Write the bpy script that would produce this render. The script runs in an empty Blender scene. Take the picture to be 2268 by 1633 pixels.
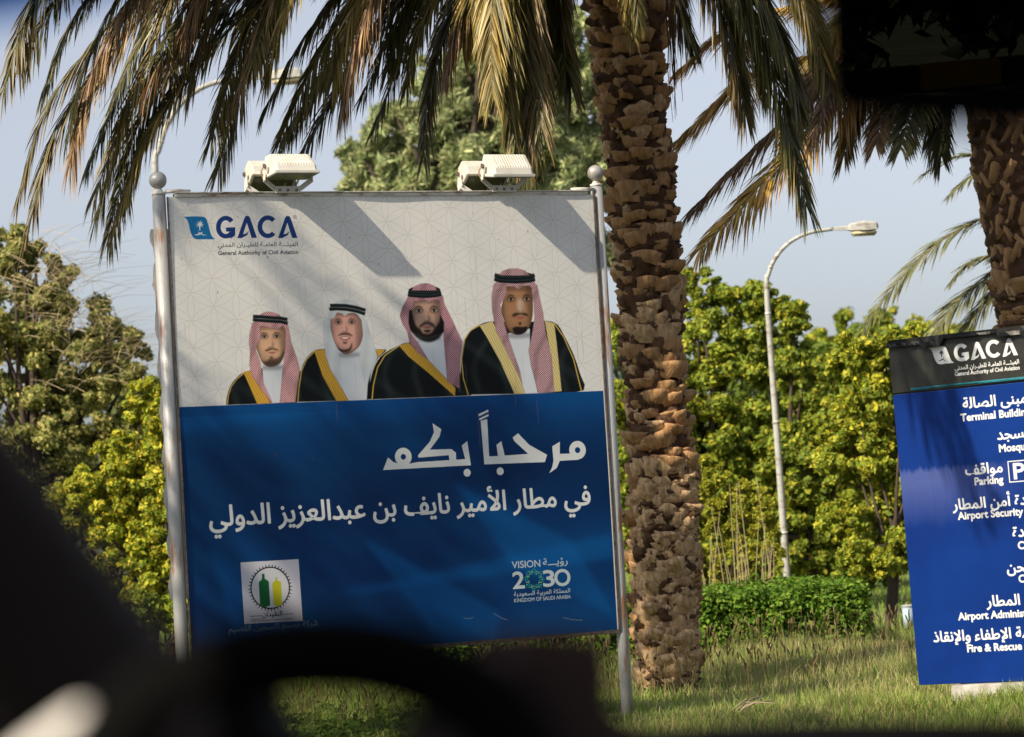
import bpy, bmesh, math, random
import numpy as np
from mathutils import Vector, Matrix

random.seed(7); rng = np.random.default_rng(11)
S = bpy.context.scene
COL = S.collection
R_ = math.radians

# ---------------------------------------------------------------- camera, sky, sun
F, PITCH, ROLL, H = 6500.0, 0.0479, -0.0575, 1.5       # focal length in units of 1/2268 frame width
_fw = np.array([0, math.cos(PITCH), math.sin(PITCH)])
_rt = np.array([1.0, 0, 0]); _up = np.array([0, -math.sin(PITCH), math.cos(PITCH)])
_R = math.cos(ROLL) * _rt + math.sin(ROLL) * _up
_U = -math.sin(ROLL) * _rt + math.cos(ROLL) * _up
CAM = np.array([0, 0, H])
cd = bpy.data.cameras.new('camera'); cam = bpy.data.objects.new('camera', cd); COL.objects.link(cam)
cd.sensor_width = 36; cd.lens = F / 2268 * 36; cd.clip_start = 0.05; cd.clip_end = 3000
M = Matrix(((_R[0], _U[0], -_fw[0], 0), (_R[1], _U[1], -_fw[1], 0), (_R[2], _U[2], -_fw[2], H), (0, 0, 0, 1)))
cam.matrix_world = M
cd.dof.use_dof = True; cd.dof.focus_distance = 20.6; cd.dof.aperture_fstop = 3.3
S.camera = cam
SUN_TO = np.array([-0.778, -0.687, 0.86]); SUN_TO /= np.linalg.norm(SUN_TO)
w = bpy.data.worlds.new('World'); S.world = w; w.use_nodes = True
nt = w.node_tree; bg = nt.nodes['Background']
sky = nt.nodes.new('ShaderNodeTexSky'); sky.sky_type = 'NISHITA'; sky.sun_disc = False
sky.sun_elevation = math.asin(SUN_TO[2]); sky.sun_rotation = math.atan2(SUN_TO[0], SUN_TO[1])
sky.air_density = 1.0; sky.dust_density = 3.2; sky.ozone_density = 5.0; sky.altitude = 600
hz = nt.nodes.new('ShaderNodeHueSaturation'); hz.inputs['Saturation'].default_value = 0.40; hz.inputs['Value'].default_value = 1.05; hz.inputs['Hue'].default_value = 0.512   # dusty desert air
nt.links.new(sky.outputs[0], hz.inputs['Color']); nt.links.new(hz.outputs[0], bg.inputs[0]); bg.inputs[1].default_value = 0.10
sd = bpy.data.lights.new('sun', 'SUN'); sun = bpy.data.objects.new('sun', sd); COL.objects.link(sun)
sd.energy = 4.6; sd.angle = R_(0.6); sd.color = (1.0, 0.86, 0.66)
sun.rotation_mode = 'QUATERNION'; sun.rotation_quaternion = Vector(SUN_TO).to_track_quat('Z', 'Y')
sun.location = (-20, -20, 30)
S.view_settings.view_transform = 'Standard'; S.view_settings.look = 'None'
S.view_settings.exposure = 0.55; S.view_settings.gamma = 1; S.view_settings.use_curve_mapping = False
S.render.engine = 'CYCLES'
S.cycles.max_bounces = 6; S.cycles.diffuse_bounces = 3; S.cycles.glossy_bounces = 3
S.cycles.transmission_bounces = 3; S.cycles.transparent_max_bounces = 6
S.cycles.caustics_reflective = False; S.cycles.caustics_refractive = False

def ray(px, py):
    d = _fw * F + _R * (px - 1134) + _U * (816.5 - py)
    return d / np.linalg.norm(d)
def at(px, py, y):                    # the point seen at a pixel (2268 px wide frame) at world distance y
    d = ray(px, py); return CAM + d * (y / d[1])
def on_ground(px, py, z=0.0):
    d = ray(px, py); return CAM + d * ((z - H) / d[2])
def at_r(px, py, r):
    return CAM + ray(px, py) * r

# ---------------------------------------------------------------- materials
def mat(name, rgb, rough=0.7, metal=0.0, noise=0.0, nscale=8.0, rgb2=None, bump=0.0, bscale=60.0, attr=False,
        trans=0.0, spec=0.5, stretch=(1, 1, 1), coord='Object', contrast=(0.35, 0.65)):
    m = bpy.data.materials.new(name); m.use_nodes = True; t = m.node_tree; b = t.nodes['Principled BSDF']
    b.inputs['Roughness'].default_value = rough; b.inputs['Metallic'].default_value = metal
    b.inputs['Specular IOR Level'].default_value = spec
    b.inputs['Base Color'].default_value = (*rgb, 1)
    tc = t.nodes.new('ShaderNodeTexCoord'); mp = t.nodes.new('ShaderNodeMapping')
    mp.inputs['Scale'].default_value = stretch; t.links.new(tc.outputs[coord], mp.inputs[0])
    src = None
    if attr:
        a = t.nodes.new('ShaderNodeAttribute'); a.attribute_name = 'col'; src = a.outputs['Color']
    if noise or rgb2:
        n = t.nodes.new('ShaderNodeTexNoise'); n.inputs['Scale'].default_value = nscale; n.inputs['Detail'].default_value = 6
        n.inputs['Roughness'].default_value = 0.62
        t.links.new(mp.outputs[0], n.inputs['Vector'])
        mr = t.nodes.new('ShaderNodeMapRange'); mr.inputs['From Min'].default_value = contrast[0]; mr.inputs['From Max'].default_value = contrast[1]
        t.links.new(n.outputs[0], mr.inputs['Value'])
        mx = t.nodes.new('ShaderNodeMix'); mx.data_type = 'RGBA'
        t.links.new(mr.outputs[0], mx.inputs['Factor'])
        if attr:
            h = t.nodes.new('ShaderNodeHueSaturation'); h.inputs['Value'].default_value = 1 - noise
            t.links.new(src, h.inputs['Color']); t.links.new(h.outputs[0], mx.inputs['A']); t.links.new(src, mx.inputs['B'])
        else:
            c2 = rgb2 if rgb2 else tuple(c * (1 - noise) for c in rgb)
            mx.inputs['A'].default_value = (*c2, 1); mx.inputs['B'].default_value = (*rgb, 1)
        src = mx.outputs['Result']
    if src is not None: t.links.new(src, b.inputs['Base Color'])
    if bump:
        n2 = t.nodes.new('ShaderNodeTexNoise'); n2.inputs['Scale'].default_value = bscale; n2.inputs['Detail'].default_value = 5
        t.links.new(mp.outputs[0], n2.inputs['Vector'])
        bp = t.nodes.new('ShaderNodeBump'); bp.inputs['Strength'].default_value = bump; bp.inputs['Distance'].default_value = 0.01
        t.links.new(n2.outputs[0], bp.inputs['Height']); t.links.new(bp.outputs[0], b.inputs['Normal'])
    if trans:
        tr = t.nodes.new('ShaderNodeBsdfTranslucent'); ms = t.nodes.new('ShaderNodeMixShader'); ms.inputs[0].default_value = trans
        if src is not None: t.links.new(src, tr.inputs[0])
        else: tr.inputs[0].default_value = (*rgb, 1)
        out = t.nodes['Material Output']
        t.links.new(b.outputs[0], ms.inputs[1]); t.links.new(tr.outputs[0], ms.inputs[2]); t.links.new(ms.outputs[0], out.inputs[0])
    return m

MAT = {}
MAT['ground'] = mat('ground', (0.15, 0.12, 0.07), 0.95, rgb2=(0.06, 0.085, 0.025), nscale=0.9, bump=0.6, bscale=25)
MAT['asphalt'] = mat('asphalt', (0.055, 0.055, 0.057), 0.9, rgb2=(0.04, 0.04, 0.042), nscale=3, bump=0.4, bscale=200)
MAT['leaf'] = mat('leaf', (0.05, 0.09, 0.02), 0.6, attr=True, trans=0.32, spec=0.2)
MAT['frond'] = mat('frond_leaflets', (0.05, 0.07, 0.02), 0.45, attr=True, trans=0.18, spec=0.4)
MAT['grass'] = mat('grass_blades', (0.07, 0.1, 0.03), 0.6, attr=True, trans=0.45, spec=0.2)
MAT['bark'] = mat('bark', (0.075, 0.055, 0.038), 0.9, rgb2=(0.05, 0.035, 0.022), nscale=9, bump=0.8, bscale=30)
MAT['palmcore'] = mat('palm_fibre', (0.12, 0.062, 0.030), 0.95, rgb2=(0.030, 0.014, 0.007), nscale=14, bump=1.0, bscale=55, stretch=(1, 1, 0.45), contrast=(0.3, 0.6))  # fibre colour darkened to stand for shade in the gaps between leaf bases
MAT['boot'] = mat('leaf_base', (0.47, 0.275, 0.125), 0.9, rgb2=(0.15, 0.075, 0.034), nscale=11, bump=0.9, bscale=70, stretch=(1.6, 1.6, 0.35), attr=False, contrast=(0.28, 0.62))  # colour deepened to stand for the shade on the upper trunk
MAT['boot_old'] = mat('leaf_base_weathered', (0.66, 0.46, 0.26), 0.95, rgb2=(0.30, 0.17, 0.08), nscale=16, bump=1.0, bscale=60, stretch=(2.2, 2.2, 0.5), contrast=(0.3, 0.6))
MAT['boot_end'] = mat('leaf_base_cut', (0.62, 0.42, 0.22), 0.9, rgb2=(0.30, 0.17, 0.08), nscale=30, bump=0.6, bscale=120)
MAT['post'] = mat('silver_paint', (0.36, 0.37, 0.37), 0.45, metal=0.2, rgb2=(0.27, 0.13, 0.06), nscale=4, bump=0.3, bscale=50, stretch=(3, 3, 0.5), contrast=(0.36, 0.47))
MAT['rail'] = mat('rusty_rail', (0.62, 0.60, 0.55), 0.6, rgb2=(0.22, 0.11, 0.055), nscale=9, bump=0.3, stretch=(1, 1, 3), contrast=(0.32, 0.5))
MAT['enamel'] = mat('white_enamel', (0.66, 0.65, 0.59), 0.42, rgb2=(0.55, 0.50, 0.40), nscale=7, contrast=(0.25, 0.55), bump=0.1, bscale=90)
MAT['steel'] = mat('bolt_steel', (0.25, 0.22, 0.19), 0.5, metal=0.7, rgb2=(0.12, 0.07, 0.04), nscale=40)
MAT['cable'] = mat('cable_sleeve', (0.42, 0.3, 0.17), 0.6)
MAT['glassgreen'] = mat('lamp_glass', (0.10, 0.115, 0.055), 0.25, rgb2=(0.05, 0.055, 0.03), nscale=10)
MAT['lampwhite'] = mat('lamp_grey_paint', (0.42, 0.43, 0.40), 0.55, rgb2=(0.20, 0.15, 0.10), nscale=6, stretch=(1, 1, 3), contrast=(0.3, 0.5))
MAT['lamplens'] = mat('lamp_lens', (0.62, 0.53, 0.32), 0.35)
MAT['backbanner'] = mat('banner_back_vinyl', (0.68, 0.68, 0.67), 0.5, rgb2=(0.5, 0.42, 0.33), nscale=4, contrast=(0.2, 0.45))
MAT['white'] = mat('white_paint', (0.74, 0.74, 0.72), 0.7, noise=0.2, nscale=3)
MAT['plinth'] = mat('stained_concrete', (0.5, 0.49, 0.46), 0.85, rgb2=(0.26, 0.24, 0.2), nscale=7, bump=.4)
MAT['letters'] = mat('white_vinyl_lettering', (0.62, 0.65, 0.66), 0.5)
MAT['letters2'] = mat('reflective_lettering', (0.78, 0.80, 0.80), 0.4)
MAT['darktext'] = mat('dark_print', (0.035, 0.045, 0.055), 0.5)
MAT['navy'] = mat('navy_print', (0.012, 0.045, 0.16), 0.5)
MAT['dim'] = mat('faint_print', (0.13, 0.20, 0.26), 0.5)
MAT['signblue'] = None
MAT['film'] = mat('dark_film', (0.022, 0.024, 0.022), 0.33, rgb2=(0.010, 0.011, 0.011), nscale=6, bump=0.15, bscale=12)
MAT['film_print'] = mat('dark_film_print', (0.026, 0.028, 0.024), 0.33, rgb2=(0.012, 0.013, 0.012), nscale=6, bump=0.15, bscale=12)
MAT['panelblue'] = mat('panel_blue_paint', (0.004, 0.042, 0.24), 0.4)
MAT['cyan'] = mat('cyan_film_edge', (0.02, 0.28, 0.36), 0.45)
MAT['cabin'] = mat('cabin_plastic', (0.004, 0.004, 0.005), 0.95, spec=0.05)
MAT['pillar'] = mat('pillar_trim', (0.06, 0.05, 0.048), 0.85, spec=0.1)
MAT['headliner'] = mat('headliner', (0.012, 0.012, 0.012), 0.95, spec=0.05)
MAT['wheel'] = mat('wheel_leather', (0.004, 0.004, 0.004), 0.9, spec=0.05)
MAT['trim'] = mat('pale_trim', (0.85, 0.82, 0.78), 0.4)
MAT['brown'] = mat('brown_plastic', (0.035, 0.016, 0.013), 0.5)
MAT['kerbY'] = mat('kerb_yellow', (0.62, 0.33, 0.03), 0.8, noise=0.3, nscale=8)
MAT['kerbB'] = mat('kerb_black', (0.03, 0.03, 0.03), 0.8, noise=0.3, nscale=8)
MAT['bin'] = mat('bin_blue_white', (0.45, 0.58, 0.66), 0.6)
MAT['mirror'] = mat('dark_mirror', (0.022, 0.024, 0.024), 0.0, metal=1.0)

# blue board paint of the direction sign, with a faded patch
def sign_blue():
    m = mat('sign_blue', (0.002, 0.030, 0.20), 0.40, spec=.15, rgb2=(0.0015, 0.020, 0.145), nscale=1.5, bump=0.08, bscale=6)
    t = m.node_tree; b = t.nodes['Principled BSDF']; src = b.inputs['Base Color'].links[0].from_socket
    tc = t.nodes.new('ShaderNodeTexCoord'); sp = t.nodes.new('ShaderNodeSeparateXYZ'); t.links.new(tc.outputs['Object'], sp.inputs[0])
    n = t.nodes.new('ShaderNodeTexNoise'); n.inputs['Scale'].default_value = 22; n.inputs['Detail'].default_value = 3
    mp = t.nodes.new('ShaderNodeMapping'); mp.inputs['Scale'].default_value = (1.6, 1, 0.15); t.links.new(tc.outputs['Object'], mp.inputs[0]); t.links.new(mp.outputs[0], n.inputs[0])
    def mth(op, a, bb, clamp=False):
        q = t.nodes.new('ShaderNodeMath'); q.operation = op; q.use_clamp = clamp
        for i, v in enumerate((a, bb)):
            if isinstance(v, (int, float)): q.inputs[i].default_value = v
            else: t.links.new(v, q.inputs[i])
        return q.outputs[0]
    z = mth('ADD', sp.outputs['Z'], mth('MULTIPLY', n.outputs[0], -0.10))
    top = mth('MULTIPLY', mth('SUBTRACT', 1.435, z), 30, True)         # ragged crisp top edge of the faded patch
    bot = mth('MULTIPLY', mth('SUBTRACT', z, 1.02), 3.2, True)
    rgt = mth('MULTIPLY', mth('SUBTRACT', 0.95, sp.outputs['X']), 1.5, True)
    f = mth('MULTIPLY', mth('MULTIPLY', top, bot), mth('MULTIPLY', rgt, 0.75))
    mx = t.nodes.new('ShaderNodeMix'); mx.data_type = 'RGBA'
    t.links.new(f, mx.inputs['Factor']); t.links.new(src, mx.inputs['A']); mx.inputs['B'].default_value = (0.07, 0.10, 0.29, 1)
    t.links.new(mx.outputs['Result'], b.inputs['Base Color']); return m
MAT['signblue'] = sign_blue()

# ---------------------------------------------------------------- object helpers
def tag(o, label=None, cat=None, group=None, kind=None):
    if label: o['label'] = label
    if cat: o['category'] = cat
    if group: o['group'] = group
    if kind: o['kind'] = kind
    return o
def empty(name, loc, label, cat, group=None, rot=None):
    o = bpy.data.objects.new(name, None); COL.objects.link(o); o.empty_display_size = 0.2
    o.matrix_world = Matrix.Translation(Vector(loc)) @ (rot.to_4x4() if rot is not None else Matrix.Identity(4))
    return tag(o, label, cat, group)
def link(name, me, parent=None, mats=(), mw=None):
    o = bpy.data.objects.new(name, me); COL.objects.link(o)
    for m in mats:
        if me.materials.find(m.name) < 0: me.materials.append(m)
    if parent is not None: o.parent = parent
    if mw is not None: o.matrix_local = mw
    return o
def np_mesh(name, V, Fc, colv=None, smooth=False, mi=None):
    """V (n,3); Fc list of (k,m) int arrays"""
    me = bpy.data.meshes.new(name); V = np.asarray(V, np.float32)
    loops = np.concatenate([f.ravel() for f in Fc]).astype(np.int32)
    tot = np.concatenate([np.full(len(f), f.shape[1]) for f in Fc]).astype(np.int32)
    st = np.concatenate([[0], np.cumsum(tot)[:-1]]).astype(np.int32)
    me.vertices.add(len(V)); me.vertices.foreach_set('co', V.ravel())
    me.loops.add(len(loops)); me.loops.foreach_set('vertex_index', loops)
    me.polygons.add(len(tot)); me.polygons.foreach_set('loop_start', st); me.polygons.foreach_set('loop_total', tot)
    if smooth: me.polygons.foreach_set('use_smooth', np.ones(len(tot), bool))
    if mi is not None: me.polygons.foreach_set('material_index', np.asarray(mi, np.int32))
    me.update(calc_edges=True)
    if colv is not None:
        a = me.attributes.new('col', 'FLOAT_COLOR', 'POINT')
        c = np.ones((len(V), 4), np.float32); c[:, :3] = colv; a.data.foreach_set('color', c.ravel())
    me.validate()
    return me
def bm_obj(name, bm, m, parent=None, smooth=False):
    me = bpy.data.meshes.new(name); bm.normal_update(); bm.to_mesh(me); bm.free()
    if smooth:
        for p in me.polygons: p.use_smooth = True
    return link(name, me, parent, m if isinstance(m, (list, tuple)) else (m,))
def box(bm, c, s, rot=None, bev=0.0):
    r = bmesh.ops.create_cube(bm, size=1); vs = r['verts']
    bmesh.ops.scale(bm, vec=s, verts=vs)
    if bev:
        es = {e for v in vs for e in v.link_edges}
        q = bmesh.ops.bevel(bm, geom=list(es), offset=bev, segments=2, affect='EDGES'); vs = list({v for f in q['faces'] for v in f.verts} | {v for v in vs if v.is_valid})
    if rot is not None: bmesh.ops.rotate(bm, cent=(0, 0, 0), matrix=rot, verts=vs)
    bmesh.ops.translate(bm, vec=c, verts=vs); return vs
def tube(bm, pts, rad, n=10, cap=True):
    pts = [Vector(p) for p in pts]
    if not hasattr(rad, '__len__'): rad = [rad] * len(pts)
    rings = []; ref = None
    for i, p in enumerate(pts):
        t = (pts[min(i + 1, len(pts) - 1)] - pts[max(i - 1, 0)]).normalized()
        if ref is None: ref = t.orthogonal().normalized()
        ref = (ref - t * ref.dot(t)).normalized(); b = t.cross(ref)
        rings.append([bm.verts.new(p + (ref * math.cos(a) + b * math.sin(a)) * rad[i]) for a in [2 * math.pi * k / n for k in range(n)]])
    for a, b in zip(rings, rings[1:]):
        for k in range(n): bm.faces.new((a[k], a[(k + 1) % n], b[(k + 1) % n], b[k]))
    if cap: bm.faces.new(list(reversed(rings[0]))); bm.faces.new(rings[-1])
def cr(pts, n):                          # Catmull-Rom through points
    P = np.array(pts, float); P = np.vstack([2 * P[0] - P[1], P, 2 * P[-1] - P[-2]]); out = []
    m = len(P) - 3
    for u in np.linspace(0, m - 1e-6, n):
        i = int(u); t = u - i; a, b, c, d = P[i:i + 4]
        out.append(0.5 * ((2 * b) + (-a + c) * t + (2 * a - 5 * b + 4 * c - d) * t * t + (-a + 3 * b - 3 * c + d) * t ** 3))
    return np.array(out)
def prism(bm, poly, y0, y1):             # polygon in the x-z plane extruded along y
    a = [bm.verts.new((p[0], y0, p[1])) for p in poly]; b = [bm.verts.new((p[0], y1, p[1])) for p in poly]
    bm.faces.new(a); bm.faces.new(list(reversed(b)))
    for i in range(len(poly)): j = (i + 1) % len(poly); bm.faces.new((a[j], a[i], b[i], b[j]))
    bmesh.ops.recalc_face_normals(bm, faces=bm.faces)

# ---------------------------------------------------------------- ground, road, kerb
xs = np.unique(np.concatenate([np.linspace(-900, 900, 37), np.linspace(-14, 16, 70)])); ys = np.unique(np.concatenate([np.linspace(-900, 1500, 33), np.linspace(2, 60, 90)]))
X, Y = np.meshgrid(xs, ys); Z = 0.03 * np.sin(X * 1.3 + 0.4 * Y) * np.exp(-((Y - 25) / 22) ** 2) * np.exp(-(X / 20) ** 2)
Z -= 0.0
idx = np.arange(X.size).reshape(X.shape)
q = np.stack([idx[:-1, :-1], idx[:-1, 1:], idx[1:, 1:], idx[1:, :-1]], -1).reshape(-1, 4)
g = link('ground', np_mesh('ground', np.stack([X, Y, Z], -1).reshape(-1, 3), [q], smooth=True), None, (MAT['ground'],)); tag(g, kind='structure')
def gz(x, y): return 0.03 * np.sin(x * 1.3 + 0.4 * y) * np.exp(-((y - 25) / 22) ** 2) * np.exp(-(x / 20) ** 2)

HD = np.array([math.sin(R_(26)), math.cos(R_(26)), 0]); LF = np.array([-math.cos(R_(26)), math.sin(R_(26)), 0])   # car heading, car left
def CF(f, l, z): return HD * f + LF * l + np.array([0, 0, z])
RH = np.array([math.sin(R_(26)), math.cos(R_(26)), 0]); RL = np.array([-RH[1], RH[0], 0])     # the road's own line
def RF(f, l, z): return RH * f + RL * l + np.array([0, 0, z])
bm = bmesh.new()
c = [RF(-300, 3.4, .034), RF(300, 3.4, .034), RF(300, -15, .034), RF(-300, -15, .034)]
bm.faces.new([bm.verts.new(p) for p in c]); tag(bm_obj('road', bm, MAT['asphalt']), kind='structure')

# ---------------------------------------------------------------- big banner sign
TH = 0.4503; BO = np.array([-2.188, 19.122, 0.6246]); BW, BH, BLUE = 3.138, 3.0425, 1.665
BA = np.array([math.cos(TH), math.sin(TH), 0]); BN = np.array([math.sin(TH), -math.cos(TH), 0])   # along the board, out of the board
def bst(px, py):
    d = ray(px, py); k = ((BO - CAM) @ BN) / (d @ BN); p = CAM + d * k - BO
    return p @ BA, p[2]
brot = Matrix(((BA[0], -BN[0], 0), (BA[1], -BN[1], 0), (0, 0, 1)))          # local x along board, y away from the viewer, z up
sign = empty('banner_sign', (BO[0], BO[1], 0), 'large white and blue welcome banner with four printed portraits, stretched between two silver posts', 'sign', rot=brot)
Z0 = BO[2]

# --- printed face rasterised by code
PX = 1900; PY = int(PX * BH / BW); img = np.zeros((PY, PX, 3), np.float32)
K = PX / BW
def sp(pt, o, s):                      # zoomed source pixel -> print pixel
    x = (o[0] + pt[0] / s) / 1.80600; y = (o[1] + pt[1] / s) / 1.80600
    a, t = bst(x, y); return (a * K, (BH - t) * K)
Z1 = ((560, 600), 2.0413); Z3 = ((700, 1000), 2.5122); Z4 = ((1400, 1000), 2.0618); Z5 = ((700, 1600), 1.1937); Z6 = ((700, 2150), 2.0433); Z7 = ((1600, 2150), 2.0436)
def srgb(c): c = np.array(c, float) / 255; return np.where(c < .04, c / 12.92, ((c + .055) / 1.055) ** 2.4)
def mask(P, ss=2, soft=0):
    P = np.array(P, float); x0, y0 = np.floor(P.min(0) - 2 - soft).astype(int); x1, y1 = np.ceil(P.max(0) + 3 + soft).astype(int)
    x0, y0 = max(x0, 0), max(y0, 0); x1, y1 = min(x1, PX), min(y1, PY)
    if x1 <= x0 or y1 <= y0: return None
    gx = x0 + (np.arange((x1 - x0) * ss) + .5) / ss; gy = y0 + (np.arange((y1 - y0) * ss) + .5) / ss
    m = np.zeros((len(gy), len(gx)), bool); n = len(P)
    for i in range(n):
        ax, ay = P[i]; bx, by = P[(i + 1) % n]
        if ay == by: continue
        r = (gy > min(ay, by)) & (gy <= max(ay, by))
        xc = ax + (gy[r] - ay) * (bx - ax) / (by - ay)
        m[r] ^= gx[None, :] > xc[:, None]
    m = m.reshape(y1 - y0, ss, x1 - x0, ss).mean((1, 3)).astype(np.float32)
    if soft: m = blur(m, soft)
    return x0, y0, x1, y1, m
def blur(m, k):
    for _ in range(2):
        for ax in (0, 1):
            p = np.pad(m, [(k, k) if a == ax else (0, 0) for a in (0, 1)], mode='edge'); cs = np.cumsum(p, ax, dtype=np.float64)
            cs = np.concatenate([np.zeros_like(np.take(cs, [0], ax)), cs], ax)
            n = m.shape[ax]; w_ = 2 * k + 1
            m = ((np.take(cs, np.arange(w_, w_ + n), ax) - np.take(cs, np.arange(0, n), ax)) / w_).astype(np.float32)
    return m
def fill(P, col, alpha=1.0, soft=0, within=None):
    r = mask(P, 2, soft)
    if r is None: return
    x0, y0, x1, y1, m = r; m = (m * alpha)[..., None]
    if within is not None: m = m * within[y0:y1, x0:x1, None]
    if callable(col):
        yy, xx = np.mgrid[y0:y1, x0:x1]; c = col(xx, yy)
    else: c = srgb(col)
    img[y0:y1, x0:x1] = img[y0:y1, x0:x1] * (1 - m) + c * m
def full(P, soft=0):
    a = np.zeros((PY, PX), np.float32); r = mask(P, 2, soft); x0, y0, x1, y1, m = r; a[y0:y1, x0:x1] = m; return a
def stroke(P, w_, closed=False):         # polyline in print px -> polygon
    P = np.array(P, float); n = len(P); L = []; Rr = []
    for i in range(n):
        a = P[i - 1] if (i or closed) else P[i]; b = P[(i + 1) % n] if (i < n - 1 or closed) else P[i]
        t = (b - a) / (np.linalg.norm(b - a) + 1e-9); nn = np.array([-t[1], t[0]]); ww = w_[i] if hasattr(w_, '__len__') else w_
        L.append(P[i] + nn * ww / 2); Rr.append(P[i] - nn * ww / 2)
    return L + Rr[::-1]
def ell(cx, cy, rx, ry, n=28, rot=0): return [(cx + rx * math.cos(a) * math.cos(rot) - ry * math.sin(a) * math.sin(rot), cy + rx * math.cos(a) * math.sin(rot) + ry * math.sin(a) * math.cos(rot)) for a in np.linspace(0, 2 * math.pi, n, endpoint=False)]
def smoothp(P, n=4): return cr(list(P) + [P[0]], len(P) * n)[:-1].tolist()

yy, xx = np.mgrid[0:PY, 0:PX]
img[:] = srgb((226, 226, 224)) * (1 - .04 * (xx / PX)[..., None])
# overlapping circles pattern
d0 = 96 * K * 1.08 / 1.806 * 0.00318; x00, y00 = sp((765, 935), *Z1)
wht = np.zeros((PY, PX), np.float32)
hl = int(PY * (1 - BLUE / BH)) + 8
sx, sy = xx[:hl].astype(np.float32), yy[:hl].astype(np.float32)
for i in range(-12, 24):
    for j in range(-8, 22):
        cx = x00 + i * d0 * math.sqrt(3) / 2; cy = y00 + (j + (i % 2) * .5) * d0
        if cx < -d0 or cx > PX + d0 or cy < -d0 or cy > hl + d0: continue
        a0, a1 = max(int(cy - d0 - 3), 0), min(int(cy + d0 + 3), hl); b0, b1 = max(int(cx - d0 - 3), 0), min(int(cx + d0 + 3), PX)
        if a1 <= a0 or b1 <= b0: continue
        r = np.hypot(sx[a0:a1, b0:b1] - cx, sy[a0:a1, b0:b1] - cy)
        wht[a0:a1, b0:b1] = np.maximum(wht[a0:a1, b0:b1], np.clip(1.7 - np.abs(r - d0), 0, 1))
img = img * (1 - wht[..., None] * .30) + srgb((150, 150, 124)) * wht[..., None] * .30
# blue field with soft darker waves
yb = (1 - BLUE / BH) * PY
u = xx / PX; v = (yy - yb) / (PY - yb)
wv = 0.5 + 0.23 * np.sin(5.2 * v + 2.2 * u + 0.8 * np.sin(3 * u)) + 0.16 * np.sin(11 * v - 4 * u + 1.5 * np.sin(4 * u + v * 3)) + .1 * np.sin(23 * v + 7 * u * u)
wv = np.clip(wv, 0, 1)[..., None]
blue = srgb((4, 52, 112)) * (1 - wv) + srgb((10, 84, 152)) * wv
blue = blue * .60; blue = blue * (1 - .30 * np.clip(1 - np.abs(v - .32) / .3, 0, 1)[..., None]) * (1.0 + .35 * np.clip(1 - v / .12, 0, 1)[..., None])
xr = sp((2085, 1160), *Z4)[0]
mb = ((yy >= yb) & (xx < xr)).astype(np.float32)[..., None]
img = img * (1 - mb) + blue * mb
for P, a in (([(0, 0.0), (.55, .0), (.0, .10)], .25), ([(.3, .78), (1, .60), (1, .70), (.7, .74)], .35), ([(.05, .55), (.2, .75), (.32, 1.), (.1, .9)], .3), ([(.62, .35), (.9, .62), (1, .95), (.75, .7)], .3), ([(.4, .55), (.72, .9), (.7, 1.), (.55, .95)], .35)):
    fill([(p[0] * xr, yb + p[1] * (PY - yb)) for p in P], (10, 96, 168), a, 14)

def shemagh(base=(214, 196, 198), red=(150, 30, 52), s=9.5, ang=0.12):
    def f(X_, Y_):
        a = X_ * math.cos(ang) + Y_ * math.sin(ang); b = -X_ * math.sin(ang) + Y_ * math.cos(ang)
        w_ = np.clip((np.sin(a * 2 * math.pi / s) * np.sin(b * 2 * math.pi / s)) * 2.6 + .42, 0, 1)[..., None]
        fold = (1 - .30 * np.clip(np.sin(a * .075 + b * .018 + .8 * np.sin(b * .03)), 0, 1) ** 1.5)[..., None]
        return (srgb(base) * (1 - w_) + srgb(red) * w_) * fold
    return f
def gold(X_, Y_):
    w_ = (.5 + .5 * np.sin((X_ * .9 - Y_ * .45) * .62))[..., None]
    return srgb((214, 170, 66)) * (1 - w_ * .55) + srgb((150, 108, 26)) * w_ * .55
def goldpale(X_, Y_):
    w_ = (.5 + .5 * np.sin((X_ * .9 - Y_ * .45) * .62))[..., None]
    return srgb((216, 202, 142)) * (1 - w_ * .55) + srgb((140, 118, 60)) * w_ * .55

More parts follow.
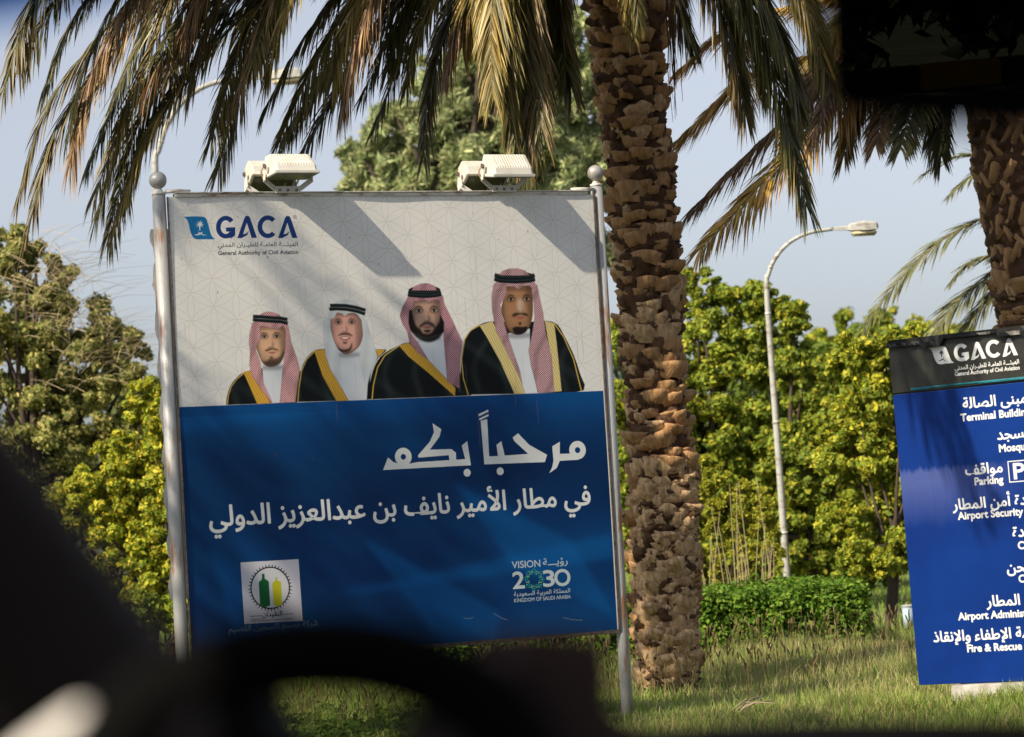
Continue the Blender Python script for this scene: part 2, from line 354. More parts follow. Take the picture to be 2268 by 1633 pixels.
def person(Zt, robe, bands, outline, thobe, cloth, clothcol, face, skin, igal, crown, jaw, eyes, moust, mouth, nose, beard, brow=(32, 24, 20), back=None, teeth=None, under=None, robecol=(10, 16, 17), gc=gold, hair=None, goatee=None):
    T = lambda P: [sp(p, *Zt) for p in P]; sc = Zt[1]; k = K * 0.00166 / sc * 1.04
    if under: fill(T(under), (220, 226, 228), soft=1)
    fill(smoothp(T(robe), 3), robecol, soft=1)
    rm = full(smoothp(T(robe), 3), 1); ys_, xs_ = np.where(rm > .02); a0, a1, b0, b1 = ys_.min(), ys_.max() + 1, xs_.min(), xs_.max() + 1
    Yg, Xg = np.mgrid[a0:a1, b0:b1]; fo = np.clip(np.sin(Xg * .047 + Yg * .012 + 1.3 * np.sin(Yg * .02)), 0, 1) ** 3 * .7 + np.clip(np.sin(Xg * .021 - Yg * .03), 0, 1) ** 4 * .5
    img[a0:a1, b0:b1] += (rm[a0:a1, b0:b1] * fo)[..., None] * np.array((.012, .017, .018))
    for b in bands: fill(T(b), gc, soft=1)
    for o in outline: fill(stroke(T(o), 5 * k * 1.6), (206, 176, 84), soft=1)
    fill(T(thobe), (205, 212, 220), soft=1)
    cx, cy = np.mean(T(thobe), 0)
    fill(stroke([(cx, cy - 30 * k), (cx + 3, cy + 200 * k)], 3 * k), (150, 160, 172), .6, 1, full(T(thobe)))
    if back: q_ = sp(back[:2], *Zt); fill(ell(q_[0], q_[1], back[2] * k, back[3] * k, 40), (12, 18, 20), 1, 1)
    fill(T(crown), clothcol, soft=1)
    F_ = smoothp(T(face), 4); fm = full(F_, 1)
    if hair: fill(smoothp(T(hair), 3), (18, 14, 13), soft=2)
    fill(F_, skin, soft=1)
    fx = np.array(F_); x0, y0 = fx.min(0); x1, y1 = fx.max(0)
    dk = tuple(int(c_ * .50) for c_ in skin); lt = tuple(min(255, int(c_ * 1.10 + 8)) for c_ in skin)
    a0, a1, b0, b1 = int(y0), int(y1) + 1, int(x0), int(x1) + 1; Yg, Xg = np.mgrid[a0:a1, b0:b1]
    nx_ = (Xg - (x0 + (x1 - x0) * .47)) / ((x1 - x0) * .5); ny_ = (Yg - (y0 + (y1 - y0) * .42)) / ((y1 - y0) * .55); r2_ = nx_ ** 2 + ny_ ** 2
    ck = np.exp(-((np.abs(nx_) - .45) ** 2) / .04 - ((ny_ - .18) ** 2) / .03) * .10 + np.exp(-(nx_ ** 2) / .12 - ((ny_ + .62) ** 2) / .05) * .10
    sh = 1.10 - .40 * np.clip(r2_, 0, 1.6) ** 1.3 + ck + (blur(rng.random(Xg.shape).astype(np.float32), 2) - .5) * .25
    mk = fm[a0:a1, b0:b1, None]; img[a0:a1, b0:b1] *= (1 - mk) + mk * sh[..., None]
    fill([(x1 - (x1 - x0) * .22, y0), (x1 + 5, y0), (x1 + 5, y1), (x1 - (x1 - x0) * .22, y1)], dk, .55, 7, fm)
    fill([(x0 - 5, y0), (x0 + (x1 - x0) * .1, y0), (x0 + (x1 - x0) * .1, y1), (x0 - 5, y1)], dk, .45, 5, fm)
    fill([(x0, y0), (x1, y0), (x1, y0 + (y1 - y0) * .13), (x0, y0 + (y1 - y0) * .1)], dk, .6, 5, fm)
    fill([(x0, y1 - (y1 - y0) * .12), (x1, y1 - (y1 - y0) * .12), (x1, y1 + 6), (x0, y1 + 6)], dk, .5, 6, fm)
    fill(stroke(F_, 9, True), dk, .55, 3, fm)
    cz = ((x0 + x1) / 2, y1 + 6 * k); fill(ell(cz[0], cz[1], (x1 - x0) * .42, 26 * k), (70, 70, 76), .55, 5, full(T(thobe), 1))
    if beard:
        for bp, al, sf in beard: fill(smoothp(T(bp), 3), (22, 17, 15), al, sf, None)
    for (ex, ey) in eyes:
        q_ = sp((ex, ey), *Zt)
        fill(ell(q_[0], q_[1] - 3 * k, 44 * k, 27 * k), dk, .85, 4, fm)
        fill(ell(q_[0], q_[1], 27 * k, 10 * k), (186, 172, 160), .8, 1); fill(ell(q_[0], q_[1], 13 * k, 13 * k), (22, 16, 14), 1, 1)
        fill(stroke([(q_[0] - 25 * k, q_[1] - 3 * k), (q_[0], q_[1] - 11 * k), (q_[0] + 25 * k, q_[1] - 3 * k)], 6 * k), (30, 20, 16), .8, 1)
        fill(stroke([(q_[0] - 34 * k, q_[1] - 24 * k), (q_[0] - 6 * k, q_[1] - 36 * k), (q_[0] + 34 * k, q_[1] - 26 * k)], [7 * k, 15 * k, 7 * k]), brow, .85, 2)
    a, b = sp(nose[0], *Zt), sp(nose[1], *Zt)
    fill(stroke([(a[0] + 9 * k, a[1]), (b[0] + 14 * k, b[1])], [12 * k, 22 * k]), dk, .45, 4, fm); fill(stroke([a, b], [12 * k, 24 * k]), lt, .6, 3, fm)
    fill(ell(b[0] + 20 * k, b[1] - 12 * k, 9 * k, 24 * k), dk, .5, 3, fm); fill(ell(b[0], b[1] + 9 * k, 30 * k, 6 * k), dk, .75, 2, fm)
    fill(smoothp(T(moust), 3), (30, 23, 20), .85, 2)
    fill(smoothp(T(mouth), 3), (156, 84, 76), .85, 1)
    if teeth: fill(smoothp(T(teeth), 3), (232, 226, 220), .95, 1)
    if goatee:
        for gp, al, sf in goatee: fill(smoothp(T(gp), 3), (22, 17, 15), al, sf)
    for cl in cloth: fill(T(cl), clothcol, soft=1)
    for cl in cloth: fill(stroke(T(cl), 3, True), (110, 60, 66) if clothcol is not WH else (150, 158, 165), .35, 1)
    for P_ in igal: fill(stroke(T(P_), 30 * k * 1.15), (12, 20, 22), 1, 1); fill(stroke([(p[0], p[1] - 7 * k) for p in T(P_)], 5 * k), (52, 66, 68), .8, 1)
def WH(X_, Y_):
    w_ = (.5 + .5 * np.sin(X_ * .11 + Y_ * .02))[..., None]
    return srgb((206, 213, 217)) * (1 - .25 * w_) + srgb((150, 160, 170)) * .25 * w_
# leftmost man, red-chequered headscarf
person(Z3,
    robe=[(508, 1560), (518, 1470), (552, 1370), (608, 1292), (700, 1228), (900, 1190), (1240, 1205), (1245, 1330), (1225, 1535), (960, 1545)],
    bands=[[(683, 1225), (765, 1212), (880, 1400), (955, 1540), (825, 1547)]],
    outline=[[(522, 1555), (530, 1470), (562, 1372), (615, 1300), (690, 1240)]],
    thobe=[(875, 1160), (1090, 1140), (1092, 1535), (968, 1540), (885, 1350)],
    cloth=[[(770, 735), (838, 745), (845, 790), (862, 850), (850, 900), (815, 960), (812, 1020), (848, 1110), (865, 1190), (888, 1345), (975, 1530), (968, 1545), (850, 1385), (772, 1270), (745, 1160), (752, 1020), (740, 930), (747, 835)],
           [(1100, 740), (1128, 742), (1142, 800), (1165, 930), (1212, 1060), (1252, 1200), (1237, 1330), (1205, 1532), (1050, 1535), (1062, 1400), (1078, 1200), (1098, 1060), (1108, 900), (1106, 800)],
           [(768, 740), (800, 718), (1120, 735), (1106, 800), (1080, 762), (1030, 795), (960, 790), (900, 768), (852, 766), (836, 800)]],
    clothcol=shemagh((216, 196, 198), (160, 26, 46)), face=[(845, 760), (960, 765), (1100, 765), (1106, 900), (1098, 1040), (1050, 1140), (960, 1178), (885, 1145), (838, 1050), (812, 960), (850, 880)], skin=(206, 164, 132),
    igal=[[(780, 670), (850, 672), (960, 682), (1060, 688), (1128, 700)], [(778, 702), (850, 708), (960, 716), (1060, 722), (1132, 738)]],
    crown=[(840, 670), (870, 638), (920, 618), (980, 625), (1040, 648), (1075, 690)], jaw=None,
    eyes=[(895, 872), (1020, 868)], moust=[(900, 1010), (935, 990), (975, 985), (1020, 995), (1038, 1018), (975, 1004), (915, 1024)], mouth=[(925, 1030), (975, 1022), (1015, 1028), (975, 1048)], nose=[(958, 880), (962, 968)],
    beard=[([(835, 1010), (862, 1090), (905, 1120), (950, 1090), (1010, 1090), (1060, 1060), (1090, 1000), (1092, 1060), (1050, 1140), (960, 1168), (888, 1140)], .8, 4)], goatee=[([(945, 1070), (985, 1070), (975, 1092), (955, 1092)], .7, 2)])
# man in white headscarf
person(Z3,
    robe=[(1210, 1530), (1225, 1400), (1250, 1260), (1300, 1120), (1390, 1020), (1500, 995), (1800, 1000), (2050, 1000), (2120, 1010), (2030, 1100), (1960, 1250), (1930, 1510), (1600, 1520)],
    bands=[[(1398, 1015), (1500, 995), (1560, 1200), (1745, 1515), (1622, 1520), (1480, 1260)], [(2010, 1000), (2110, 1005), (2040, 1080)]],
    outline=[[(1230, 1528), (1243, 1380), (1268, 1220), (1320, 1100), (1400, 1022)]],
    thobe=[(1530, 1000), (1640, 960), (1860, 940), (2010, 1000), (1990, 1120), (1935, 1300), (1925, 1512), (1745, 1516), (1620, 1290)],
    cloth=[[(1545, 690), (1562, 700), (1560, 780), (1590, 900), (1625, 1000), (1660, 1100), (1670, 1380), (1560, 1200), (1512, 1050), (1495, 900), (1492, 760), (1510, 700)],
           [(1860, 640), (1890, 660), (1932, 760), (1975, 900), (2010, 1000), (2032, 1080), (1960, 1240), (1920, 1400), (1880, 1200), (1850, 1100), (1875, 960), (1888, 850), (1870, 700)],
           [(1540, 660), (1560, 610), (1870, 640), (1895, 700), (1875, 710), (1830, 650), (1770, 618), (1735, 640), (1705, 665), (1660, 625), (1625, 630), (1600, 680), (1560, 700), (1520, 695)]],
    clothcol=WH, face=[(1600, 625), (1700, 640), (1830, 640), (1880, 760), (1880, 880), (1840, 980), (1730, 1050), (1650, 1010), (1590, 900), (1560, 780), (1562, 690)], skin=(214, 162, 146),
    igal=[[(1556, 560), (1620, 558), (1720, 562), (1820, 580), (1912, 608)], [(1548, 596), (1620, 592), (1720, 598), (1820, 615), (1908, 645)]],
    crown=[(1590, 545), (1640, 510), (1710, 495), (1790, 510), (1850, 560), (1850, 590), (1600, 575)], jaw=None,
    eyes=[(1640, 728), (1775, 728)], moust=[(1625, 868), (1665, 838), (1705, 830), (1750, 836), (1788, 870), (1705, 855)], mouth=[(1650, 880), (1705, 868), (1765, 878), (1742, 904), (1706, 914), (1674, 904)], teeth=[(1664, 884), (1705, 877), (1750, 882), (1706, 897)], nose=[(1702, 740), (1706, 815)],
    beard=[], hair=[(1560, 700), (1590, 640), (1870, 680), (1890, 800), (1875, 900), (1845, 820), (1600, 760), (1575, 850)],
    goatee=[([(1632, 930), (1650, 985), (1700, 1000), (1750, 985), (1778, 925), (1775, 990), (1730, 1030), (1660, 1020), (1635, 980)], .85, 2), ([(1680, 925), (1735, 922), (1720, 945), (1695, 945)], .8, 2)])
# man with full black beard
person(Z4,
    robe=[(138, 1235), (155, 1120), (200, 960), (270, 860), (400, 790), (480, 765), (700, 770), (900, 1000), (925, 1140), (1000, 1195), (860, 1208)],
    bands=[[(402, 790), (478, 765), (640, 905), (865, 1140), (862, 1207), (640, 1010), (480, 880)]],
    outline=[[(180, 1232), (190, 1120), (225, 970), (285, 870), (400, 792)]],
    thobe=[(550, 740), (740, 710), (775, 800), (800, 1070), (640, 905), (570, 800)],
    cloth=[[(470, 395), (525, 410), (518, 490), (485, 500), (478, 600), (500, 690), (560, 770), (640, 905), (560, 850), (490, 770), (470, 680), (425, 600), (408, 540), (430, 470)],
           [(735, 380), (760, 375), (775, 450), (830, 560), (880, 670), (922, 760), (905, 900), (898, 1142), (800, 1090), (785, 900), (768, 740), (772, 600), (745, 540), (735, 450)],
           [(468, 400), (480, 378), (745, 372), (760, 400), (735, 420), (700, 408), (650, 430), (610, 412), (560, 425), (520, 425), (515, 495), (440, 480)]],
    clothcol=shemagh((192, 168, 178), (134, 18, 50)), face=[(522, 420), (620, 415), (735, 415), (742, 520), (730, 640), (690, 700), (630, 720), (575, 700), (520, 620), (508, 500)], skin=(176, 142, 124),
    igal=[[(480, 340), (500, 352), (610, 360), (700, 354), (742, 338)], [(474, 366), (500, 374), (610, 382), (700, 376), (750, 362)]],
    crown=[(505, 335), (530, 300), (580, 278), (640, 275), (690, 295), (715, 335)], jaw=None,
    eyes=[(565, 502), (690, 500)], moust=[(568, 625), (600, 600), (632, 592), (670, 598), (694, 622), (694, 645), (632, 615), (572, 645)], mouth=[(590, 636), (632, 626), (672, 634), (632, 652)], nose=[(628, 510), (632, 580)],
    beard=[([(508, 520), (540, 620), (580, 655), (600, 690), (660, 690), (690, 650), (728, 600), (745, 540), (768, 600), (760, 690), (710, 745), (640, 765), (570, 740), (520, 700), (482, 620), (480, 510)], .97, 3)],
    back=(610, 334, 142, 38), goatee=[([(605, 660), (660, 660), (650, 680), (615, 680)], .9, 1)], hair=[(478, 500), (520, 420), (740, 420), (770, 560), (760, 690), (500, 680)])
# rightmost man, largest, long headscarf
person(Z4,
    robe=[(905, 1195), (908, 1000), (925, 800), (960, 700), (1060, 620), (1170, 590), (1400, 600), (1600, 585), (1700, 610), (1760, 700), (1840, 860), (1890, 1010), (1915, 1165), (1550, 1180), (1400, 1188)],
    bands=[[(1062, 625), (1168, 588), (1260, 750), (1370, 980), (1440, 1185), (1352, 1188), (1240, 930), (1130, 730)], [(1605, 585), (1680, 605), (1700, 760), (1742, 1165), (1682, 1170), (1640, 800)]],
    outline=[[(972, 1200), (930, 1060), (915, 900), (940, 740), (985, 665), (1065, 622)], [(1680, 605), (1760, 720), (1840, 900), (1905, 1162)]],
    thobe=[(1300, 690), (1480, 650), (1480, 850), (1545, 1180), (1440, 1185), (1370, 950), (1310, 780)],
    cloth=[[(1180, 290), (1285, 290), (1290, 350), (1270, 400), (1235, 450), (1255, 560), (1290, 680), (1340, 830), (1400, 1000), (1422, 1110), (1370, 1000), (1270, 800), (1200, 670), (1168, 500), (1163, 380)],
           [(1495, 285), (1540, 290), (1562, 400), (1590, 520), (1610, 680), (1660, 880), (1682, 1172), (1550, 1180), (1490, 960), (1470, 830), (1500, 690), (1520, 560), (1512, 430), (1497, 350)],
           [(1175, 300), (1200, 265), (1515, 262), (1540, 310), (1500, 320), (1470, 285), (1430, 290), (1385, 328), (1350, 300), (1290, 300), (1275, 330), (1180, 330)]],
    clothcol=shemagh((204, 182, 188), (120, 8, 40)), face=[(1285, 300), (1390, 300), (1500, 300), (1505, 420), (1500, 560), (1460, 660), (1390, 700), (1320, 680), (1275, 600), (1245, 500), (1260, 420)], skin=(156, 116, 84),
    igal=[[(1190, 205), (1230, 226), (1360, 234), (1480, 226), (1520, 208)], [(1186, 240), (1230, 254), (1360, 262), (1480, 254), (1524, 242)]],
    crown=[(1225, 212), (1250, 175), (1310, 155), (1380, 152), (1440, 170), (1480, 212)], jaw=None,
    eyes=[(1325, 408), (1455, 405)], moust=[(1330, 540), (1350, 522), (1400, 515), (1450, 520), (1468, 540), (1450, 548), (1400, 534), (1350, 556)], mouth=[(1355, 560), (1405, 550), (1440, 556), (1400, 574)], nose=[(1398, 410), (1402, 495)],
    beard=[], brow=(60, 44, 36), back=(1355, 215, 176, 34), gc=goldpale,
    goatee=[([(1335, 645), (1370, 632), (1420, 636), (1462, 632), (1450, 675), (1400, 700), (1355, 690)], .97, 2), ([(1385, 598), (1412, 598), (1405, 620), (1392, 620)], .85, 1)])
q_ = sp((1402, 460), *Z4); fill(ell(q_[0], q_[1], 16, 30), (206, 186, 168), .55, 5)     # pale worn patch on the print
q_ = [sp(p, *Z4) for p in [(2085, 1160), (1400, 1180), (0, 1242), (-1300, 1290)]]
# repaint blue over the figures' lower edge
mm = ((yy >= yb) & (yy < yb + 40) & (xx < xr)).astype(np.float32)[..., None]; img = img * (1 - mm) + blue * mm
# headline, traced
W_ = (205, 210, 212)
T5 = lambda P: [sp(p, *Z5) for p in P]
k5 = K * .00166 / 1.1937
def ring(c, ro, ri, Zt, col, kk):
    c = sp(c, *Zt); o = ell(c[0], c[1], ro * kk, ro * kk, 40); i = ell(c[0], c[1], ri * kk, ri * kk, 40)
    fill(o + [o[0], i[0]] + i[::-1][:-1] + [i[0]] if False else o, col); return i
lit = []
for P in ([(1800, 222), (1836, 200), (1836, 258), (1900, 256), (1925, 286), (1836, 291), (1822, 325), (1786, 350), (1800, 322), (1806, 290)],
          [(1457, 100), (1488, 92), (1498, 270), (1540, 268), (1533, 215), (1556, 197), (1572, 266), (1685, 258), (1618, 197), (1610, 180), (1636, 160), (1690, 215), (1775, 262), (1765, 297), (1476, 308)],
          [(1448, 68), (1492, 47), (1494, 57), (1448, 79)], [(1450, 89), (1494, 68), (1495, 78), (1452, 98)],
          [(992, 335), (1015, 275), (1040, 297), (1085, 310), (1160, 297), (1385, 283), (1368, 218), (1394, 197), (1412, 312)],
          [(1228, 112), (1270, 140), (1262, 175), (1215, 238), (1318, 235), (1340, 252), (1342, 292), (1310, 292), (1306, 264), (1160, 276), (1158, 265), (1215, 200), (1235, 155)]):
    fill(T5(P), W_)
for c_, ro, ri in (((1920, 240), 46, 15), ((1088, 272), 44, 14)):
    q_ = sp(c_, *Z5); fill(ell(q_[0], q_[1], ro * k5, ro * k5, 40), W_); fill(ell(q_[0], q_[1], ri * k5, ri * k5), (6, 50, 104))
for c_ in ((1551, 341), (1394, 348)):
    q_ = sp(c_, *Z5); fill(ell(q_[0], q_[1], 19 * k5, 19 * k5), W_)
# authority logo
def logo_polys():
    L = []
    L.append(('flag', smoothp([(350, 548), (440, 543), (505, 546), (537, 560), (556, 610), (575, 680), (590, 712), (607, 730), (520, 731), (455, 729), (425, 705), (405, 650), (395, 600), (375, 562)], 3)))
    def arc(cx, cy, rx, ry, a0, a1, th, n=26):
        o = [(cx + rx * math.cos(a), cy - ry * math.sin(a)) for a in np.linspace(a0, a1, n)]
        i = [(cx + (rx - th) * math.cos(a), cy - (ry - th * .95) * math.sin(a)) for a in np.linspace(a1, a0, n)]
        return o + i
    L.append(('g', arc(698, 632, 80, 93, R_(38), R_(322), 39)))
    L.append(('g', [(700, 635), (775, 632), (775, 700), (742, 722), (730, 722), (736, 668), (700, 668)]))
    L.append(('g', arc(1040, 629, 84, 93, R_(42), R_(318), 39)))
    for dx in (0, 332):
        L.append(('g', [(792 + dx, 722), (846 + dx, 565), (856 + dx, 545), (872 + dx, 538), (888 + dx, 545), (898 + dx, 565), (952 + dx, 720), (908 + dx, 720), (868 + dx, 596), (838 + dx, 690), (862 + dx, 685), (886 + dx, 664), (872 + dx, 698), (836 + dx, 716), (828 + dx, 722)]))
    L.append(('p', [(484, 658), (480, 622), (455, 628), (478, 612), (448, 606), (480, 602), (466, 582), (486, 594), (492, 574), (494, 596), (512, 584), (500, 604), (524, 610), (498, 612), (516, 630), (492, 622), (490, 658)]))
    L.append(('p', [(440, 695), (480, 684), (512, 668), (500, 686), (470, 698)])); L.append(('p', [(545, 698), (505, 688), (472, 668), (484, 686), (515, 698)]))
    return L
LOGO = logo_polys()
for kd, P in LOGO:
    fill([sp(p, *Z1) for p in P], {'flag': (28, 112, 170), 'g': (26, 58, 118), 'p': (226, 230, 228)}[kd])
# gas company plate
T6 = lambda P: [sp(p, *Z6) for p in P]; k6 = K * .00166 / 2.0433
fill(T6([(533, 205), (1008, 178), (1042, 680), (565, 707)]), (196, 196, 208))
q_ = sp((777, 412), *Z6)
fill(ell(q_[0], q_[1], 172 * k6, 172 * k6, 60), (14, 22, 24)); fill(ell(q_[0], q_[1], 161 * k6, 161 * k6, 60), (196, 198, 206))
for a in np.linspace(0, 2 * math.pi, 40, endpoint=False):
    fill(stroke([(q_[0] + 166 * k6 * math.cos(a), q_[1] + 166 * k6 * math.sin(a)), (q_[0] + 188 * k6 * math.cos(a), q_[1] + 188 * k6 * math.sin(a))], 8 * k6), (14, 22, 24))
fill(T6([(682, 368), (709, 340), (708, 297), (730, 296), (732, 338), (766, 360), (776, 555), (735, 572), (692, 548)]), (16, 92, 50))
fill(T6([(793, 375), (818, 352), (817, 326), (833, 325), (836, 350), (866, 368), (876, 548), (835, 566), (804, 548)]), (176, 176, 34))
for P in ([(612, 645), (706, 640)], [(880, 628), (970, 624)], [(615, 684), (972, 662)], [(620, 668), (715, 665)]): fill(stroke(T6(P), 4.5 * k6), (14, 22, 24))
# 2030 mark
T7 = lambda P: [sp(p, *Z7) for p in P]; k7 = K * .00166 / 2.0436; WN = (150, 172, 178)
cx, cy = 1093, 343
for ri_, nn in ((84, 32), (70, 28), (56, 22)):
    for j, a in enumerate(np.linspace(0, 2 * math.pi, nn, endpoint=False)):
        rr = ri_ * (1 + .13 * math.cos(8 * a)) * .94
        q_ = sp((cx + rr * math.cos(a) * .92, cy + rr * math.sin(a)), *Z7)
        fill(ell(q_[0], q_[1], 5.2 * k7, 5.2 * k7, 8), [(40, 150, 90), (30, 140, 180), (150, 180, 60), (40, 170, 150)][(j * 7 + int(ri_)) % 4])
def shape(s):
    T = {'ا': (0xFE8D, 0xFE8E), 'أ': (0xFE83, 0xFE84), 'إ': (0xFE87, 0xFE88), 'ب': (0xFE8F, 0xFE90, 0xFE91, 0xFE92), 'ة': (0xFE93, 0xFE94), 'ت': (0xFE95, 0xFE96, 0xFE97, 0xFE98),
         'ج': (0xFE9D, 0xFE9E, 0xFE9F, 0xFEA0), 'ح': (0xFEA1, 0xFEA2, 0xFEA3, 0xFEA4), 'خ': (0xFEA5, 0xFEA6, 0xFEA7, 0xFEA8), 'د': (0xFEA9, 0xFEAA), 'ذ': (0xFEAB, 0xFEAC), 'ر': (0xFEAD, 0xFEAE), 'ز': (0xFEAF, 0xFEB0),
         'س': (0xFEB1, 0xFEB2, 0xFEB3, 0xFEB4), 'ش': (0xFEB5, 0xFEB6, 0xFEB7, 0xFEB8), 'ص': (0xFEB9, 0xFEBA, 0xFEBB, 0xFEBC), 'ط': (0xFEC1, 0xFEC2, 0xFEC3, 0xFEC4), 'ع': (0xFEC9, 0xFECA, 0xFECB, 0xFECC),
         'ف': (0xFED1, 0xFED2, 0xFED3, 0xFED4), 'ق': (0xFED5, 0xFED6, 0xFED7, 0xFED8), 'ك': (0xFED9, 0xFEDA, 0xFEDB, 0xFEDC), 'ل': (0xFEDD, 0xFEDE, 0xFEDF, 0xFEE0), 'م': (0xFEE1, 0xFEE2, 0xFEE3, 0xFEE4),
         'ن': (0xFEE5, 0xFEE6, 0xFEE7, 0xFEE8), 'ه': (0xFEE9, 0xFEEA, 0xFEEB, 0xFEEC), 'و': (0xFEED, 0xFEEE), 'ؤ': (0xFE85, 0xFE86), 'ى': (0xFEEF, 0xFEF0), 'ي': (0xFEF1, 0xFEF2, 0xFEF3, 0xFEF4),
         'ئ': (0xFE89, 0xFE8A, 0xFE8B, 0xFE8C), 'ء': (0xFE80,), 'ـ': (0x640,) * 4, '\ue000': (0xFEFB, 0xFEFC), '\ue001': (0xFEF7, 0xFEF8), '\ue002': (0xFEF9, 0xFEFA)}
    s = s.replace('لا', '\ue000').replace('لأ', '\ue001').replace('لإ', '\ue002'); out = []
    for i, ch in enumerate(s):
        if ch not in T: out.append(ch); continue
        p = s[i - 1] if i else ' '; n = s[i + 1] if i + 1 < len(s) else ' '
        jp = p in T and len(T[p]) == 4 and len(T[ch]) > 1; jn = n in T and len(T[n]) > 1 and len(T[ch]) == 4
        out.append(chr(T[ch][((3 if jp else 2) if jn else (1 if jp else 0))]))
    return ''.join(reversed(out))
def text_mesh(body, bold=0.0):
    cu = bpy.data.curves.new('txt', 'FONT'); cu.body = body; cu.size = 1; cu.offset = bold; cu.resolution_u = 4
    cu.materials.append(MAT['white']); cu.materials.append(MAT['navy'])
    for i_, f_ in enumerate(cu.body_format): f_.material_index = i_ % 2
    o = bpy.data.objects.new('txt', cu); COL.objects.link(o); bpy.context.view_layer.update()
    dg = bpy.context.evaluated_depsgraph_get(); me = bpy.data.meshes.new_from_object(o.evaluated_get(dg)); bpy.data.objects.remove(o); n = len(me.vertices); co = np.zeros(n * 3, np.float32); me.vertices.foreach_get('co', co); co = co.reshape(-1, 3); co[:, 2] = 0
    for p in me.polygons:
        if p.material_index: co[list(p.vertices), 2] = 1
        p.material_index = 0
    me.materials.clear(); return me, co
def text_mask(arr, body, x0, yb_, x1=None, yt=None, size=None, fat=0.0):
    """paint the ink of a line of type into a mask; left edge x0, bottom of ink (or baseline, with size) yb_, in print pixels"""
    me, co = text_mesh(body); mn = co.min(0); mxx = co.max(0); ss = 3
    if size is None: X_ = x0 + (co[:, 0] - mn[0]) * (x1 - x0) / (mxx[0] - mn[0]); Y_ = yb_ - (co[:, 1] - mn[1]) * (yb_ - yt) / (mxx[1] - mn[1])
    else: X_ = x0 + (co[:, 0] - mn[0]) * size; Y_ = yb_ - co[:, 1] * size
    pad = 4; ax, ay = int(X_.min()) - pad, int(Y_.min()) - pad; bx, by = int(X_.max()) + pad, int(Y_.max()) + pad
    g_ = np.zeros(((by - ay) * ss, (bx - ax) * ss), bool); P_ = np.stack([(X_ - ax) * ss, (Y_ - ay) * ss], 1)
    me.calc_loop_triangles(); T_ = np.zeros(len(me.loop_triangles) * 3, np.int32); me.loop_triangles.foreach_get('vertices', T_)
    for t3 in T_.reshape(-1, 3):
        p = P_[t3]; lo = np.floor(p.min(0)).astype(int); hi = np.ceil(p.max(0)).astype(int) + 1
        yy_, xx_ = np.mgrid[lo[1]:hi[1], lo[0]:hi[0]]; xx_ = xx_ + .5; yy_ = yy_ + .5
        e = [(p[(k + 1) % 3][0] - p[k][0]) * (yy_ - p[k][1]) - (p[(k + 1) % 3][1] - p[k][1]) * (xx_ - p[k][0]) for k in range(3)]
        m = ((e[0] >= -.3) & (e[1] >= -.3) & (e[2] >= -.3)) | ((e[0] <= .3) & (e[1] <= .3) & (e[2] <= .3))
        g_[lo[1]:hi[1], lo[0]:hi[0]] |= m[:g_.shape[0] - lo[1], :g_.shape[1] - lo[0]]
    bpy.data.meshes.remove(me)
    n = int(round(fat * ss))
    if n:
        g2 = g_.copy()
        for dx in range(-n, n + 1):
            for dy in range(-n, n + 1):
                if dx * dx + dy * dy <= n * n + .5: g2 |= np.roll(np.roll(g_, dx, 1), dy, 0)
        g_ = g2
    m = g_.reshape(by - ay, ss, bx - ax, ss).mean((1, 3)).astype(np.float32)
    y0_, x0_ = max(ay, 0), max(ax, 0); y1_, x1_ = min(by, arr.shape[0]), min(bx, arr.shape[1])
    if y1_ > y0_ and x1_ > x0_: arr[y0_:y1_, x0_:x1_] = np.maximum(arr[y0_:y1_, x0_:x1_], m[y0_ - ay:y1_ - ay, x0_ - ax:x1_ - ax])
def bt(body, Zt, L0, L1, h, col, fat=0.0, al=1.0):
    a = sp(L0, *Zt); c_ = sp(L1, *Zt); yb_ = (a[1] + c_[1]) / 2; hh = h / Zt[1] * .00166 * 1.05 * K
    m = np.zeros((PY, PX), np.float32); text_mask(m, body, a[0], yb_, c_[0], yb_ - hh, fat=fat)
    img[:] = img * (1 - m[..., None] * al) + srgb(col) * m[..., None] * al
GD = (52, 62, 70); WL = (205, 210, 212); WD = (178, 192, 198)
bt(shape('الهيئـــة العامـة للطيـران المدني'), Z1, (635, 818), (1288, 800), 52, GD, .3)
bt('General Authority of Civil Aviation', Z1, (637, 872), (1292, 860), 42, GD, .8)
bt('®', Z1, (1248, 566), (1278, 566), 32, GD, .0)
bt(shape('في مطار الأمير نايف بن عبدالعزيز الدولي'), Z5, (168, 655), (1985, 560), 165, WL, 2.4)
bt(shape('النقيدان'), Z6, (712, 660), (876, 650), 48, (20, 26, 30), .5)
bt(shape('شركة مصنع اكسجين القصيم'), Z6, (438, 800), (1170, 748), 72, (120, 146, 166), .4)
bt('VISION', Z7, (915, 252), (1145, 242), 56, WD, .2)
bt(shape('رؤيـــة'), Z7, (1168, 242), (1370, 238), 72, WD, .2)
bt('2', Z7, (925, 417), (1016, 415), 132, WD, 2.0)
bt('3', Z7, (1172, 400), (1262, 400), 128, WD, 2.0)
bt('O', Z7, (1266, 396), (1392, 394), 132, WD, 2.0)
bt(shape('المملكة العربية السعودية'), Z7, (930, 486), (1390, 466), 46, WD, .0)
bt('KINGDOM OF SAUDI ARABIA', Z7, (932, 528), (1395, 502), 30, WD, .0)
